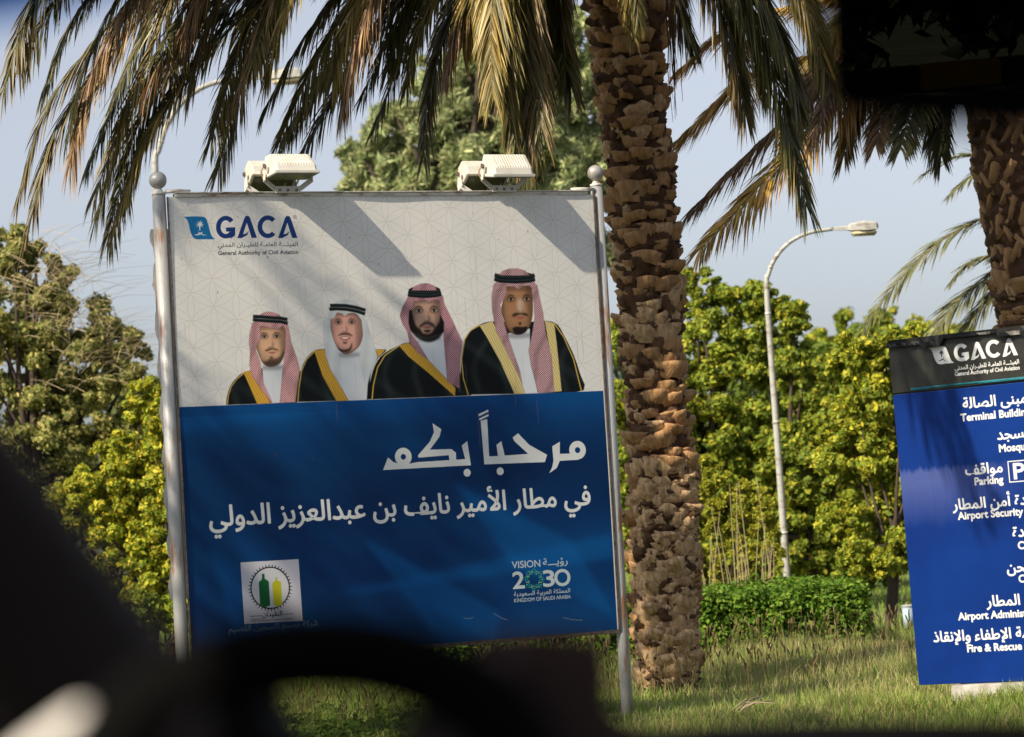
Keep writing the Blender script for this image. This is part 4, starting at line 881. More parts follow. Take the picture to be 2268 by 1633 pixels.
LST = [
 ([C0, (900, -260), (430, -60), (150, 240), (62, 505)], (yd, 22, 21, 20.6, 20.4), 'olive', .42),
 ([C0, (980, -200), (560, -30), (330, 230), (240, 520)], (yd, 22.3, 21.6, 21.2, 21.0), 'green', .40),
 ([C0, (1000, -170), (590, 0), (350, 260), (252, 500)], (yd, 22.2, 21.5, 21.0, 20.9), 'yellow', .34),
 ([C0, (700, -330), (260, -160), (80, 0), (10, 190)], (yd, 21.8, 20, 19.2, 19), 'green', .40),
 ([C0, (760, -300), (330, -130), (170, 30), (100, 190)], (yd, 21.8, 20.3, 19.6, 19.4), 'green', .36),
 ([C0, (760, -290), (370, -90), (210, 150), (155, 360)], (yd, 21.8, 20.3, 19.9, 19.9), 'dry', .34),
 ([C0, (800, -280), (420, -100), (260, 100), (160, 330)], (yd, 22, 20.6, 20.2, 20.1), 'pale', .30),
 ([C0, (820, -270), (450, -90), (330, 120), (215, 420)], (yd, 22, 21.3, 21, 20.9), 'yellow', .40),
 ([C0, (900, -270), (520, -110), (420, 30), (330, 180)], (yd, 22, 21, 20.7, 20.6), 'dry', .38),
 ([C0, (900, -250), (560, -100), (460, 60), (420, 200)], (yd, 22, 21.3, 21, 21), 'olive', .38),
 ([C0, (1000, -220), (680, -90), (560, 120), (485, 370)], (yd, 22.4, 21.8, 21.4, 21.3), 'olive', .44),
 ([C0, (1000, -240), (700, -130), (590, 20), (530, 190)], (yd, 22.3, 21.4, 21, 21), 'pale', .40),
 ([C0, (1040, -230), (740, -140), (640, 0), (590, 170)], (yd, 22.3, 21.3, 20.9, 20.8), 'yellow', .40),
 ([C0, (1060, -200), (840, -60), (710, 120), (622, 305)], (yd, 22.4, 21.8, 21.4, 21.4), 'olive', .34),
 ([C0, (1100, -180), (900, -20), (760, 170), (655, 365)], (yd, 22.5, 22, 21.7, 21.6), 'green', .38),
 ([C0, (1080, -210), (880, -100), (800, 60), (760, 230)], (yd, 22.3, 21.6, 21.2, 21.2), 'dry', .36),
 ([C0, (1150, -180), (990, -60), (900, 100), (832, 278)], (yd, 22.6, 22.1, 21.9, 21.8), 'green', .30),
 ([C0, (1150, -190), (1010, -70), (930, 60), (900, 180)], (yd, 22.6, 22, 21.7, 21.6), 'olive', .34),
 ([C0, (1180, -180), (1050, -50), (970, 130), (938, 345)], (yd, 22.7, 22.3, 22.1, 22.1), 'green', .30),
 ([C0, (1280, -380), (1160, -330), (1110, -200), (1085, -95)], (yd, 21.2, 19.0, 17.8, 17.2), 'green', .44),
 ([C0, (1330, -380), (1290, -350), (1250, -220), (1225, -85)], (yd, 21.3, 19.2, 18.0, 17.6), 'green', .44),
 ([C0, (1440, -390), (1500, -380), (1520, -250), (1510, -70)], (yd, 21.5, 19.8, 18.8, 18.3), 'green', .44),
 ([C0, (1500, -390), (1600, -380), (1640, -250), (1650, -70)], (yd, 21.5, 20.0, 19.1, 18.7), 'green', .44),
 ([C0, (1200, -190), (1080, -100), (1020, 20), (990, 150)], (yd, 22.5, 22, 21.8, 21.8), 'dry', .34),
 ([C0, (1230, -190), (1150, -60), (1150, 130), (1160, 330)], (yd, 22.3, 21.7, 21.4, 21.3), 'green', .44),
 ([C0, (1250, -190), (1190, -60), (1190, 150), (1165, 400)], (yd, 22.6, 22.2, 22, 22), 'green', .40),
 ([C0, (1240, -200), (1130, -90), (1120, 60), (1130, 270)], (yd, 22.2, 21.5, 21.2, 21.2), 'olive', .40),
 ([C0, (1280, -190), (1240, -80), (1235, 40), (1265, 190)], (yd, 22.6, 22.3, 22.1, 22.1), 'green', .40),
 ([C0, (1190, -200), (1090, -140), (1090, 0), (1110, 180)], (yd, 22.4, 21.8, 21.6, 21.6), 'pale', .34),
 ([C0, (1400, -170), (1395, -60), (1402, 70)], (yd, 22.3, 22.2, 22.2), 'yellow', .22),
 ([C0, (1480, -210), (1560, -80), (1620, 80), (1650, 250)], (yd, 22.4, 22.1, 22, 22), 'olive', .40),
 ([C0, (1470, -220), (1590, -130), (1700, 110), (1785, 455)], (yd, 22.4, 22, 21.8, 21.8), 'green', .46),
 ([C0, (1480, -210), (1620, -100), (1720, 60), (1770, 230)], (yd, 22.4, 22, 21.8, 21.8), 'green', .44),
 ([C0, (1500, -230), (1680, -130), (1780, 0), (1830, 160)], (yd, 22.4, 22, 21.8, 21.8), 'yellow', .40),
 ([C0, (1440, -200), (1480, -100), (1500, 0), (1530, 95)], (yd, 23.6, 24, 24, 24), 'green', .34),
 ([C0, (1480, -230), (1590, -100), (1660, 60), (1690, 200)], (yd, 23.4, 23.9, 24, 24), 'green', .40),
 ([C0, (1300, -330), (1150, -420), (950, -420), (760, -330)], (yd, 24, 25, 25.6, 26), 'green', .42),
 ([C0, (1450, -350), (1600, -430), (1800, -400), (2000, -250)], (yd, 24, 24.6, 25, 25.5), 'green', .42),
 ([C0, (1200, -300), (1000, -300), (800, -200), (700, -60)], (yd, 24, 25, 25.6, 26), 'green', .42),
]
jr = random.Random(4); EX = []
for i, (pt_, dp, kd, L_) in enumerate(LST[:25] + LST[26:30]):
    ox, oy = jr.uniform(-34, 34), jr.uniform(-70, -25); m_ = len(pt_) - 1
    EX.append(([pt_[0]] + [(x + ox * k / m_ * 1.3, y + oy * k / m_) for k, (x, y) in enumerate(pt_) if k], [d + .25 * jr.uniform(-1, 1) * (k > 0) for k, d in enumerate(dp)], jr.choice(['green', 'olive', 'green', 'yellow' if kd != 'green' else 'green']), L_ * .95))
for i, (pt_, dp, kd, L_) in enumerate(LST + EX): mf(pt_, dp, kind=kd, L=L_ * 1.1, n=(270 if L_ > .3 else 150), width=.019, seed=i * 7, droop=.5 if kd != 'dry' else .8, spread=.72 if kd not in ('dry', 'pale') else .48, tipcol=(.30, .2, .09) if kd in ('green', 'olive') and i % 3 == 0 else None)
# hanging root of fibre beside the trunk
for j in range(14):
    x0 = 1490 + random.uniform(-14, 14); L_ = random.uniform(120, 300)
    pts = [at(x0 + random.uniform(-4, 4) + k * 2.0, -20 + k * L_ / 5, yd - .25) - np.array(palm.location) for k in range(6)]
    bm = bmesh.new() if j == 0 else bm; tube(bm, pts, [.010, .008, .006, .004, .003, .0015], 5)
bm_obj('hanging_fibre', bm, MAT['palmcore'], palm)

# right palm, half out of frame, criss-cross leaf bases
y2 = 25.0
palm2 = empty('date_palm', (at(2330, 1500, y2)[0], y2, 0), 'date palm with criss-cross leaf bases rising behind the blue direction board', 'palm tree')
path = [at(x, y, y2) for x, y in [(2335, 1560), (2325, 1100), (2300, 800), (2290, 640), (2265, 450), (2250, 260), (2235, 80)]]
me, P, Rr = trunk_core([p - np.array(palm2.location) for p in path], [r * y2 / F for r in (75, 78, 76, 82, 92, 104, 110)], 8, 56, 200, .02); link('trunk', me, palm2, (MAT['palmcore'],))
P = P + np.array(palm2.location); zc = at(2290, 620, y2)[2]
boots_on(palm2, P, Rr, at(2290, 960, y2)[2], zc, .10, .15, BOOTS, 90, 15)
boots_on(palm2, P, Rr, zc, path[-1][2], .10, .13, BOOTS_X, 190, 16, lean_cross=True)
C2 = (2235, 60)
L2 = [([C2, (2060, 40), (1850, 110), (1660, 170), (1490, 320)], 'gold', .42), ([C2, (2080, 60), (1900, 130), (1720, 280), (1528, 470)], 'dry', .40),
      ([C2, (2090, 80), (1920, 170), (1760, 330), (1552, 552)], 'gold', .42), ([C2, (2060, -10), (1820, 0), (1620, 60), (1510, 150)], 'gold', .36),
      ([C2, (2080, -20), (1900, 20), (1790, 180), (1740, 330)], 'yellow', .34), ([C2, (2100, 0), (1930, 60), (1850, 180), (1800, 300)], 'dry', .34),
      ([C2, (2120, 40), (1980, 120), (1900, 230), (1870, 340)], 'yellow', .36), ([C2, (2140, 60), (2020, 140), (1960, 240), (1940, 320)], 'dry', .30),
      ([C2, (2150, 70), (2060, 160), (2020, 240), (1995, 330)], 'green', .32), ([C2, (2160, 90), (2100, 170), (2080, 250), (2085, 345)], 'green', .32),
      ([C2, (2100, 40), (1960, 60), (1840, 130), (1760, 250)], 'dry', .36), ([C2, (2350, -120), (2500, 0), (2600, 200)], 'green', .4), ([C2, (2150, -200), (2000, -250), (1850, -150)], 'green', .4),
      ([C2, (2200, -160), (2240, -260), (2300, -300)], 'green', .4)]
for i, (pt_, kd, L_) in enumerate(L2):
    dd = np.linspace(y2, y2 - 1.0 - (i % 3) * .6, len(pt_)); frond(palm2, [at(x, y, d) for (x, y), d in zip(pt_, dd)], kind=kd, L=L_ * 1.3, n=280, width=.022, seed=300 + i * 5, droop=.35, spread=.85, tipcol=(.42, .22, .07) if kd == 'gold' else None)
# third palm behind, only some fronds seen left of the trunk
y3 = 31.0; palm3 = empty('date_palm', (at(2330, 1500, y3)[0] + .6, y3, 0), 'farther palm whose open green fronds reach out left of the criss-cross trunk', 'palm tree')
path = [at(x, y, y3) for x, y in [(2420, 1480), (2400, 1000), (2360, 700), (2330, 560)]]
me, P, Rr = trunk_core([p - np.array(palm3.location) for p in path], [.3, .28, .28, .32], 12, 40, 90, .03); link('trunk', me, palm3, (MAT['palmcore'],))
C3 = (2330, 560)
for i, (pt_, L_) in enumerate([([C3, (2240, 480), (2130, 505), (2020, 590), (1918, 715)], .44), ([C3, (2260, 560), (2180, 620), (2110, 680), (2070, 740)], .5), ([C3, (2260, 600), (2200, 650), (2150, 710), (2120, 770)], .5),
                               ([C3, (2260, 430), (2180, 350), (2110, 350), (2045, 385)], .3), ([C3, (2270, 440), (2200, 370), (2150, 390), (2105, 430)], .3), ([C3, (2270, 540), (2210, 560), (2150, 580), (2110, 620)], .3), ([C3, (2400, 420), (2500, 450), (2560, 600)], .5), ([C3, (2330, 420), (2350, 330), (2400, 260)], .5)]):
    frond(palm3, [at(x, y, y3 - .15 * k) for k, (x, y) in enumerate(pt_)], kind='far', L=L_, n=80, seed=500 + i, droop=.25, spread=.8, width=.022)
# near palm left of the frame whose hanging fronds shade the banner
palm4 = empty('date_palm', (-6.6, 14.6, 0), 'palm standing left of the banner, out of the frame except for its shade', 'palm tree')
pl = [np.array((-6.6, 14.6, z)) for z in (-.1, 1.5, 3.5, 5.6, 6.3)]
me, P, Rr = trunk_core([p - np.array(palm4.location) for p in pl], [.3, .27, .26, .3, .34], 22, 40, 90, .03); link('trunk', me, palm4, (MAT['palmcore'],))
c4 = np.array((-6.6, 14.6, 6.3)); rr4 = random.Random(8)
for i in range(26):
    a = i * 2.399; d_ = np.array((math.cos(a), math.sin(a), 0)); hgt = rr4.uniform(-.5, 1.1); ln = rr4.uniform(2.6, 3.6)
    frond(palm4, [c4, c4 + d_ * ln * .35 + np.array((0, 0, .7 + hgt)), c4 + d_ * ln * .75 + np.array((0, 0, .3 + hgt)), c4 + d_ * ln + np.array((0, 0, -1.1 + hgt))], kind='green', L=.42, n=70, seed=700 + i, droop=.4, width=.026)

# ---------------------------------------------------------------- street lamps
def lamp(base_, pts, rads, head_dir, sc, label):
    e = empty('street_lamp', base_, label, 'street lamp', 'single-arm street lamps'); o = np.array(base_)
    bm = bmesh.new(); P_ = cr([np.array(p) - o for p in pts], 46); tube(bm, P_, np.interp(np.linspace(0, 1, 46), np.linspace(0, 1, len(rads)), rads), 14); bm_obj('pole', bm, MAT['lampwhite'], e, True)
    bm = bmesh.new(); r0 = rads[0]
    for k in range(9):
        i = 4 + k * 4; t_ = P_[i + 1] - P_[i]; t_ /= np.linalg.norm(t_); rad_ = np.interp(i / 45, np.linspace(0, 1, len(rads)), rads)
        tube(bm, [P_[i] - t_ * .012, P_[i] + t_ * .012], rad_ * 1.13, 12)
    bm_obj('pole_collars', bm, MAT['rail'], e, True)
    h0 = Vector(P_[-1]); d = Vector(head_dir).normalized(); sidev = d.cross(Vector((0, 0, 1))).normalized(); upv_ = sidev.cross(d)
    Mx = Matrix((( d.x, sidev.x, upv_.x, h0.x), (d.y, sidev.y, upv_.y, h0.y), (d.z, sidev.z, upv_.z, h0.z), (0, 0, 0, 1)))
    bm = bmesh.new(); secs = [(-.03, .035, -.03, .03), (.30, .055, -.045, .05), (.34, .13, -.06, .09), (.62, .16, -.07, .13), (.86, .14, -.06, .10), (.90, .10, -.03, .05)]; rg = []
    for x_, hw, zl_, zh_ in secs: rg.append([bm.verts.new((x_ * sc, y_ * sc, z_ * sc)) for y_, z_ in ((-hw, zl_), (-hw * .9, zh_ * .6), (-hw * .5, zh_), (hw * .5, zh_), (hw * .9, zh_ * .6), (hw, zl_))])
    for a, b2 in zip(rg, rg[1:]):
        for k in range(6): bm.faces.new((a[k], a[(k + 1) % 6], b2[(k + 1) % 6], b2[k]))
    bm.faces.new(rg[0][::-1]); bm.faces.new(rg[-1]); bmesh.ops.recalc_face_normals(bm, faces=bm.faces); bm.transform(Mx); hd = bm_obj('lamp_head', bm, MAT['lampwhite'], e)
    bm = bmesh.new(); box(bm, (.61 * sc, 0, -.115 * sc), (.50 * sc, .24 * sc, .11 * sc), bev=.03 * sc); bm.transform(Mx); bm_obj('lens', bm, MAT['lamplens'], hd, True)
yl = 32.0; pb = at(1755, 1420, yl); pb[2] = 0
pole = [pb] + [at(x, y, yl) for x, y in ((1745, 1300), (1722, 980), (1699, 660), (1703, 605), (1722, 565), (1752, 535), (1792, 516), (1846, 507))]
lamp(pb, pole, (.048, .041, .036, .030, .024, .023, .021, .021, .021), at(1920, 503, yl) - at(1840, 507, yl), .54, 'street lamp standing in front of the round green trees, its arm curving right')
yl = 41.0; pb = at(398, 1420, yl); pb[2] = 0
pole = [pb] + [at(x, y, yl) for x, y in ((392, 1200), (368, 700), (344, 385), (352, 330), (374, 268), (416, 215), (474, 184), (560, 172))]
lamp(pb, pole, (.08, .07, .06, .048, .042, .040, .038, .036, .034), at(640, 166, yl) - at(560, 172, yl), .78, 'street lamp rising behind the left banner post, arm half hidden by palm fronds')

# ---------------------------------------------------------------- trees and shrubs
def leaves(cent, rad, n, size, pal, seed, long_=1.8, up=.35, flat=.75, shell=.62):
    r_ = np.random.default_rng(seed); cent = np.array(cent); rad = np.array(rad); wgt = rad ** 2 / np.sum(rad ** 2)
    ci = r_.choice(len(cent), n, p=wgt); d = r_.normal(size=(n, 3)); d /= np.linalg.norm(d, axis=1)[:, None]
    rr_ = rad[ci] * (shell + (1 - shell) * r_.random(n)) * (1 + .22 * r_.normal(size=n)); p = cent[ci] + d * rr_[:, None] * np.array([1, 1, flat])
    nn = d * .8 + r_.normal(0, .55, (n, 3)); nn[:, 2] += up; nn /= np.linalg.norm(nn, axis=1)[:, None]
    t_ = np.cross(nn, r_.normal(size=(n, 3))); t_[:, 2] -= .25; t_ -= nn * np.sum(t_ * nn, 1)[:, None]; t_ /= np.linalg.norm(t_, axis=1)[:, None] + 1e-9; b_ = np.cross(nn, t_)
    s_ = size * r_.uniform(.4, 1.6, n)[:, None]
    V_ = np.stack([p - t_ * s_ * long_ / 2, p + b_ * s_ / 2 + nn * s_ * .12, p + t_ * s_ * long_ / 2, p - b_ * s_ / 2 + nn * s_ * .12], 1).reshape(-1, 3)
    pal = np.array(pal); cc = r_.random((len(cent), 3)) * .3 + .85; c_ = pal[(r_.random(n) ** 1.0 * len(pal)).astype(int)] * (r_.uniform(.75, 1.25, n)[:, None]) * cc[ci][:, :1]
    ix = np.arange(4 * n).reshape(n, 4)
    Fs = np.concatenate([ix[:, [0, 1, 2]], ix[:, [0, 2, 3]]])
    return V_, Fs, np.repeat(c_, 4, 0)
def lobes_to_clusters(lobes, per, seed, frac=(.22, .40)):
    r_ = np.random.default_rng(seed); C_ = []; Rd = []
    for (c_, r0, rz) in lobes:
        for _ in range(per):
            d = r_.normal(size=3); d /= np.linalg.norm(d); k = r_.uniform(.45, .95)
            C_.append(np.array(c_) + d * k * np.array([r0, r0, rz])); Rd.append(r0 * r_.uniform(*frac))
    return np.array(C_), np.array(Rd)
def tree(name, label, cat, base_, lobes, per, n, size, pal, seed, trunk_r=.1, group=None, long_=1.8, frac=(.09, .27), limbs=12, up=.1, bark='bark', flat=.75, stemlean=0, multistem=1):
    base_ = np.array([base_[0], base_[1], 0.0]); e = empty(name, base_, label, cat, group)
    C_, Rd = lobes_to_clusters(lobes, per, seed, frac); C_ = C_ - base_
    C_[:, 2] = np.maximum(C_[:, 2], Rd * .6)
    V_, Fs, cc = leaves(C_, Rd, n, size, pal, seed, long_, up, flat, .35); link('crown', np_mesh('crown', V_, [Fs], cc), e, (MAT['leaf'],))
    bm = bmesh.new(); rr_ = random.Random(seed); top = C_.mean(0)
    for s_ in range(multistem):
        off = np.array([rr_.uniform(-.5, .5), rr_.uniform(-.3, .3), 0]) * (multistem > 1)
        fk = top * np.array([.5, .5, .55]) + off; tube(bm, cr([off * .6 + np.array([0, 0, -.1]), fk * .5 + off * .5, fk], 8), np.linspace(trunk_r, trunk_r * .6, 8), 9)
        for j in range(limbs // multistem):
            c_ = C_[rr_.randrange(len(C_))]; mid = (fk + c_) / 2 + np.array([rr_.uniform(-.2, .2), rr_.uniform(-.2, .2), -.1]) * np.linalg.norm(c_ - fk) * .5
            tube(bm, cr([fk * rr_.uniform(.75, 1.0), mid, c_], 8), np.linspace(trunk_r * .45, trunk_r * .08, 8), 6)
    bm_obj('trunk', bm, MAT[bark], e, True); return e
def lobe(px, py, y, rpx, rzpx=None): c_ = at(px, py, y); return (c_, rpx * y / F, (rzpx or rpx) * y / F)
EUC = [(.34, .42, .19), (.44, .50, .24), (.26, .33, .14), (.54, .56, .28), (.38, .38, .2)]
LUSH = [(.28, .36, .04), (.38, .42, .045), (.17, .24, .03), (.50, .46, .05), (.22, .29, .04), (.13, .19, .03)]
LEMON = [(.48, .48, .045), (.58, .52, .045), (.32, .38, .04), (.62, .50, .05), (.38, .38, .05)]
OLIVE = [(.30, .31, .09), (.42, .40, .12), (.22, .25, .07), (.48, .42, .15), (.17, .21, .06)]
# tall grey-green tree behind the banner
y_ = 50
tree('tall_tree', 'tall grey-green tree with drooping feathery foliage behind the top of the banner', 'tree', at(1130, 1300, y_)[:2],
     [lobe(1050, 75, y_, 70, 60), lobe(1100, 150, y_, 110, 90), lobe(990, 200, y_, 95), lobe(1180, 190, y_, 120), lobe(1270, 110, y_, 100), lobe(900, 290, y_, 100, 60), lobe(1050, 300, y_, 130), lobe(1200, 310, y_, 140), lobe(830, 370, y_, 80, 50), lobe(790, 340, y_, 45, 30), lobe(1310, 240, y_, 100), lobe(950, 390, y_, 120, 60), lobe(1330, 380, y_, 90), lobe(1080, 450, y_, 160), lobe(1260, 470, y_, 150), lobe(860, 440, y_, 110, 70), lobe(820, 540, y_, 120), lobe(1000, 600, y_, 200)],
     46, 230000, .040, EUC, 41, .3, long_=4.2, frac=(.07, .24), limbs=60, up=-.1, flat=1.15)
tree('tall_tree', 'tip of a far tree just showing over the top rail beside the left floodlight', 'tree', at(690, 1250, 70)[:2], [lobe(700, 440, 70, 22, 16), lobe(730, 470, 70, 40, 30), lobe(680, 520, 70, 60, 60)], 8, 5000, .09, EUC, 44, .15)
# right-hand lush trees
y_ = 36.5
tree('round_tree', 'bright green leafy tree between the palm trunk and the street lamp', 'tree', at(1540, 1350, y_)[:2],
     [lobe(1555, 650, y_, 55, 75), lobe(1610, 690, y_, 75), lobe(1540, 780, y_, 95), lobe(1660, 790, y_, 85), lobe(1560, 930, y_, 115), lobe(1660, 960, y_, 95), lobe(1570, 1090, y_, 110), lobe(1480, 900, y_, 90), lobe(1380, 760, y_ + 1, 60), lobe(1370, 900, y_ + 1, 70), lobe(1390, 1050, y_ + 1, 80), lobe(1660, 1120, y_, 90), lobe(1450, 1200, y_, 100), lobe(1540, 1230, y_, 80), lobe(1640, 1230, y_, 80)], 48, 190000, .036, LUSH, 51, .12, 'leafy trees behind the hedge', flat=.8)
tree('round_tree', 'bright green leafy tree right of the street lamp pole with drooping lower boughs', 'tree', at(1800, 1380, 36)[:2],
     [lobe(1730, 720, 36, 70), lobe(1680, 660, 36, 45), lobe(1760, 830, 36, 85), lobe(1830, 930, 36, 95), lobe(1760, 1030, 36, 100), lobe(1860, 1080, 36, 90), lobe(1790, 1170, 36, 90), lobe(1880, 1200, 36, 70), lobe(1720, 1140, 36, 60), lobe(1740, 1230, 36, 70), lobe(1840, 1260, 36, 60)], 50, 170000, .036, LUSH, 52, .12, 'leafy trees behind the hedge', flat=.8)
tree('round_tree', 'yellow-green leafy tree with a dark forked trunk just left of the blue direction board', 'tree', at(1955, 1405, 31)[:2],
     [lobe(1900, 790, 32, 70), lobe(1980, 800, 32, 70), lobe(1930, 900, 32, 90), lobe(1880, 1010, 32, 80), lobe(1960, 1050, 32, 85), lobe(1930, 1160, 32, 75), lobe(2050, 790, 32, 80), lobe(2040, 900, 32, 80), lobe(2060, 1050, 32, 90), lobe(1990, 1220, 31.5, 55), lobe(1900, 1235, 31, 50), lobe(1945, 1250, 31, 45), lobe(2040, 1200, 32, 80), lobe(1870, 1150, 31.5, 60)], 46, 170000, .035, LEMON[1:3] + LUSH[:5], 53, .055, 'leafy trees behind the hedge', flat=.8, multistem=2)
tree('round_tree', 'distant rounded tree whose top shows against the sky right of the lamp head', 'tree', at(1850, 1200, 62)[:2],
     [lobe(1820, 780, 62, 60), lobe(1870, 750, 62, 70), lobe(1960, 745, 62, 80), lobe(2040, 735, 62, 40), lobe(1900, 830, 62, 90), lobe(2060, 820, 62, 90), lobe(2130, 760, 62, 60), lobe(1800, 860, 62, 90)], 26, 60000, .07, LUSH, 54, .2, flat=.8)
tree('round_tree', 'darker green tree filling the gaps behind the street lamp and the two bright trees', 'tree', at(1700, 1300, 43)[:2],
     [lobe(x, y, 43, 95) for x, y in ((1480, 900), (1560, 1050), (1640, 880), (1700, 1020), (1780, 900), (1850, 1040), (1930, 900), (1990, 1040), (1500, 1180), (1600, 1190), (1720, 1180), (1840, 1190), (1960, 1190), (1400, 1000), (1880, 800), (2060, 950), (1620, 1260), (1780, 1260), (1920, 1260), (2040, 1180))], 16, 90000, .06, LUSH[2:3] + LUSH[4:], 57, .15, 'leafy trees behind the hedge', flat=.9)
# left side
y_ = 36
tree('feathery_tree', 'olive-brown tree with dry wispy twigs at the left edge of the photo', 'tree', at(60, 1400, y_)[:2],
     [lobe(30, 560, y_, 70, 60), lobe(-50, 700, y_, 140), lobe(110, 640, y_, 80), lobe(180, 760, y_, 110), lobe(60, 800, y_, 120), lobe(250, 870, y_, 90), lobe(120, 950, y_, 130), lobe(280, 780, y_, 60), lobe(10, 980, y_, 120), lobe(300, 960, y_, 60), lobe(60, 1080, y_, 130)], 40, 170000, .034, OLIVE, 61, .14, flat=.8, limbs=30)
tree('yellow_shrub', 'big yellow-green shrub tight against the left post of the banner', 'shrub', at(310, 1420, 31)[:2],
     [lobe(320, 880, 31, 50), lobe(370, 930, 31, 60), lobe(300, 990, 31, 80), lobe(250, 1060, 31, 80), lobe(350, 1080, 31, 90), lobe(220, 1140, 31, 80), lobe(300, 1190, 31, 100), lobe(380, 1200, 31, 80), lobe(250, 1260, 31, 90), lobe(360, 1300, 31, 90), lobe(160, 1090, 31, 50)], 36, 140000, .030, LEMON[:4] + LUSH[:3], 62, .06, limbs=18, flat=.85, multistem=4)
tree('green_shrub', 'low green shrub at the foot of the yellow shrub by the left post', 'shrub', at(370, 1450, 29)[:2], [lobe(350, 1370, 29, 70, 55), lobe(420, 1360, 29, 80, 60), lobe(280, 1340, 29, 60, 45)], 12, 16000, .045, LUSH, 63, .03, limbs=8, flat=.8)
# dry twigs of the feathery tree
def wisps(parent, spots, m_, seed, ln=(1.0, 1.8), n=26, col_=None, rad_=.006, upw=.6, name='twigs'):
    r_ = random.Random(seed); bm = bmesh.new(); o = np.array(parent.location)
    for c_ in spots:
        for _ in range(n):
            d = np.array([r_.uniform(-.8, 1.0), r_.uniform(-.6, .6), r_.uniform(.0, 1.0) * upw]); L_ = r_.uniform(*ln); p0 = np.array(c_) - o + np.array([r_.uniform(-.3, .3), r_.uniform(-.3, .3), r_.uniform(-.3, .2)])
            tube(bm, cr([p0, p0 + d * L_ * .5, p0 + d * L_ + np.array([.12, 0, -.14]) * L_], 6), np.linspace(rad_, rad_ * .3, 6), 3, False)
    return bm_obj(name, bm, m_, parent)
MAT['twig'] = mat('dry_twigs', (.42, .34, .20), .9)
ft = [o for o in COL.objects if o.name == 'feathery_tree'][0]
wisps(ft, [at(x, y, 35.3) for x, y in ((100, 560), (150, 600), (110, 640), (180, 660), (240, 760), (60, 620), (280, 800), (200, 700), (160, 820), (120, 720))], MAT['twig'], 3, (.4, .95), 30, None, .0035)
# slender pale shrubs in front of the round trees
e = tree('slender_shrub', 'wispy yellow-green shrubs with bare pale stems between palm trunk and lamp pole', 'shrub', at(1610, 1400, 30.5)[:2],
     [lobe(x, y, 30.6, 26, 60) for x, y in ((1540, 1200), (1570, 1140), (1600, 1080), (1620, 1180), (1645, 1110), (1675, 1190), (1590, 1250), (1690, 1130), (1560, 1060), (1655, 1250), (1715, 1220), (1530, 1260))], 22, 42000, .034, [(.42, .44, .05), (.52, .48, .06), (.30, .34, .04)], 71, .012, limbs=4)
bm = bmesh.new(); rst = random.Random(9)
for _ in range(26):
    p0 = at(rst.uniform(1545, 1715), 1300, 30.2) - np.array(e.location); p0[2] = 0; h_ = rst.uniform(.9, 1.7); lx = rst.uniform(-.16, .22)
    tube(bm, cr([p0, p0 + np.array((lx * .4, 0, h_ * .5)), p0 + np.array((lx, 0, h_))], 6), np.linspace(.007, .003, 6), 4, False)
bm_obj('stems', bm, MAT['twig'], e)
# hedge; its stretch behind the banner is added to darken the view below it
y_ = 27.8; e = empty('hedge', (at(1740, 1450, y_)[0], y_, 0), 'clipped low green hedge behind the palm trunk, with an added stretch behind the banner', 'hedge')
r_ = np.random.default_rng(5); C_ = []; Rd = []
xl, xrr = at(430, 1500, y_)[0], at(1925, 1450, y_)[0]
for _ in range(2000):
    x = r_.uniform(xl, xrr); y = r_.uniform(y_, y_ + 2.1); z = r_.uniform(.08, .50) if r_.random() < .5 else r_.uniform(.50, .56); C_.append((x - e.location.x, y - y_, z + .02 * math.sin(x * 3))); Rd.append(r_.uniform(.07, .12))
for _ in range(800): x = r_.uniform(xl, xrr); C_.append((x - e.location.x, r_.uniform(-.05, .12), r_.uniform(.05, .54))); Rd.append(r_.uniform(.07, .12))
V_, Fs, cc = leaves(C_, Rd, 210000, .028, [(.10, .21, .02), (.14, .26, .025), (.07, .15, .016), (.19, .28, .035)], 7, 1.8, .6, 1.0); link('foliage', np_mesh('foliage', V_, [Fs], cc), e, (MAT['leaf'],))
# far belt of trees closing the horizon, read as one mass
r_ = np.random.default_rng(15); C_ = []; Rd = []
for _ in range(420):
    x = r_.uniform(-26, 34); C_.append((x, 88 + r_.uniform(-4, 6), r_.uniform(.5, 4.6 + 1.2 * math.sin(x * .35) + .8 * math.sin(x * .9)))); Rd.append(r_.uniform(.7, 1.3))
V_, Fs, cc = leaves(C_, Rd, 60000, .20, [(.06, .085, .02), (.09, .115, .03), (.12, .14, .035)], 17); tag(link('far_trees', np_mesh('far_trees', V_, [Fs], cc), None, (MAT['leaf'],)), 'distant belt of trees along the horizon', 'trees', kind='stuff')

# far wall and bin glimpsed under the trees
pw = at(2010, 1330, 56); bm = bmesh.new(); box(bm, (0, 0, .35), (9, .25, .55), bev=.02); o = bm_obj('low_wall', bm, MAT['white']); o.location = (pw[0] + 2.2, 56, 0)
tag(o, 'low white wall glimpsed under the tree beside the blue board', 'wall')
bmw = bmesh.new(); box(bmw, (0, 0, .652), (9.1, .32, .05)); q_ = bm_obj('coping', bmw, MAT['white'], o)
pw = on_ground(2014, 1396); b0 = empty('litter_bin', (pw[0], pw[1], 0), 'small pale blue litter bin glimpsed left of the blue board', 'bin')
zt = .27; bm = bmesh.new(); tube(bm, [(0, 0, .02), (0, 0, zt * .92)], [.055, .065], 18); bm_obj('body', bm, MAT['bin'], b0, True)
bm = bmesh.new(); tube(bm, [(0, 0, zt * .92), (0, 0, zt * .96), (0, 0, zt)], [.072, .07, .04], 18); bm_obj('lid', bm, MAT['white'], b0, True)

